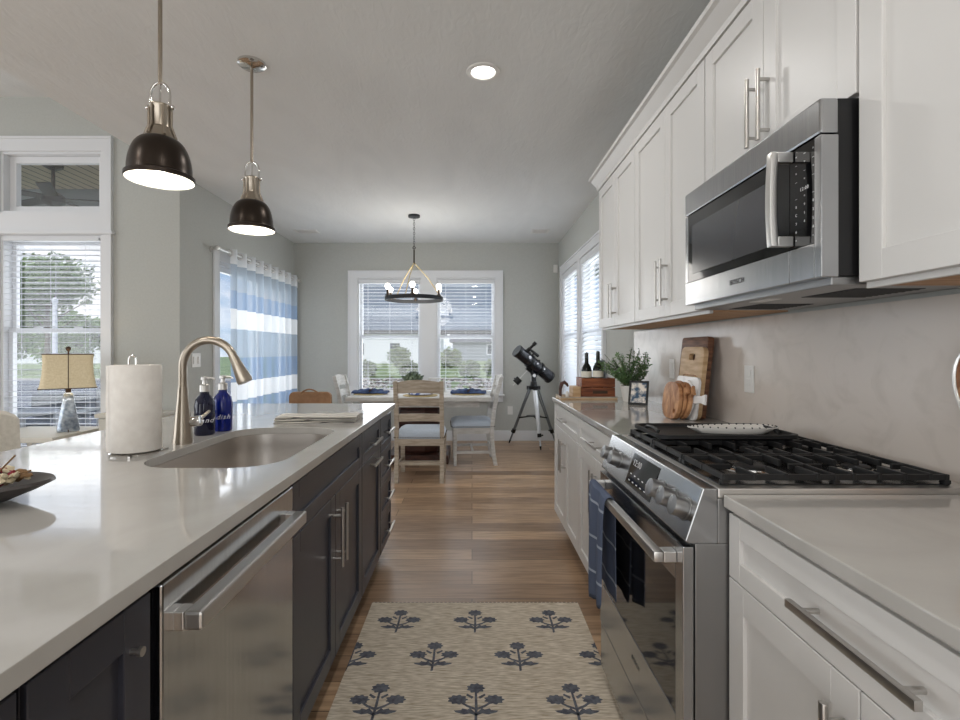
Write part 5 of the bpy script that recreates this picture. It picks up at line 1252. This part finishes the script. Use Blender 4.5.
obj('shade_binding', b, 'binding', sh)
b = B_(); b.cyl((x, y, z+.6), (x, y, z+.625), .006, n=8); b.ball((x, y, z+.638), .018, 12); obj('finial', b, 'binding', t, smooth=True)
t.rotation_euler = (0, 0, math.atan2(3.13, 3.9))
light('table_lamp_bulb', 'POINT', (x, y, z+.46), (0, 0, 0), .8, (1, .86, .66), .05)
t = thing('console_cabinet', 'low white console cabinet against the grey wall behind the faucet', 'cabinet', (-2.73, 4.08, 0))
b = B_(); b.box(-2.94, -2.50, 3.96, 4.225, .06, .72); obj('body', b, 'creamwood', t, .003)
b = B_(); b.box(-2.96, -2.485, 3.94, 4.23, .72, .75); obj('top', b, 'creamwood', t, .004)
for xx in (-2.94, -2.54): b = B_(); b.box(xx, xx+.04, 3.97, 4.2, 0, .06); obj('foot', b, 'creamwood', t)
b = B_(); b.box(-2.93, -2.722, 3.945, 3.9598, .07, .71); dd_ = obj('door', b, 'creamwood', t, .002); b = B_(); b.ball((-2.745, 3.938, .42), .01, 8); obj('knob', b, 'pull', dd_)
b = B_(); b.box(-2.718, -2.51, 3.945, 3.9598, .07, .71); dd_ = obj('door', b, 'creamwood', t, .002); b = B_(); b.ball((-2.69, 3.938, .42), .01, 8); obj('knob', b, 'pull', dd_)
x, y = -1.93, 2.06
t = thing('counter_stool', 'cream upholstered counter stool behind the left edge of the island', 'stool', (x, y, 0))
b = B_(); f = lambda o_, z: [Vector((u, v, z)) for u, v in rrect(x-.2+o_, x+.2-o_, y-.22+o_, y+.22-o_, .05, 6)]
b.loft([f(.01, .60), f(0, .61), f(0, .655), f(.03, .68)]); obj('seat', b, 'cream', t, smooth=True)
b = B_(); rings = []
for i in range(15):
    q = i/14; yy = y-.23+.46*q; top = .955+.05*math.sin(PI*q)**.6; xx = x-.2+.05*(2*q-1)**2*1.0
    rings.append([Vector((xx-.03, yy, .68)), Vector((xx+.03, yy, .68)), Vector((xx+.02, yy, top-.02)), Vector((xx, yy, top)), Vector((xx-.03, yy, top-.02))])
b.loft(rings); obj('backrest', b, 'cream', t, smooth=True)
for ax in (-.16, .16):
    for ay in (-.18, .18): b = B_(); b.cyl((x+ax, y+ay, .60), (x+ax*1.15, y+ay*1.15, 0), .02, .014, n=10); obj('leg', b, 'oakgrey', t, smooth=True)
b = B_(); 
for ay in (-.19, .19): b.cyl((x-.17, y+ay, .25), (x+.17, y+ay, .25), .01, n=8)
for ax in (-.175, .175): b.cyl((x+ax, y-.19, .25), (x+ax, y+.19, .25), .01, n=8)
obj('footrest', b, 'oakgrey', t)
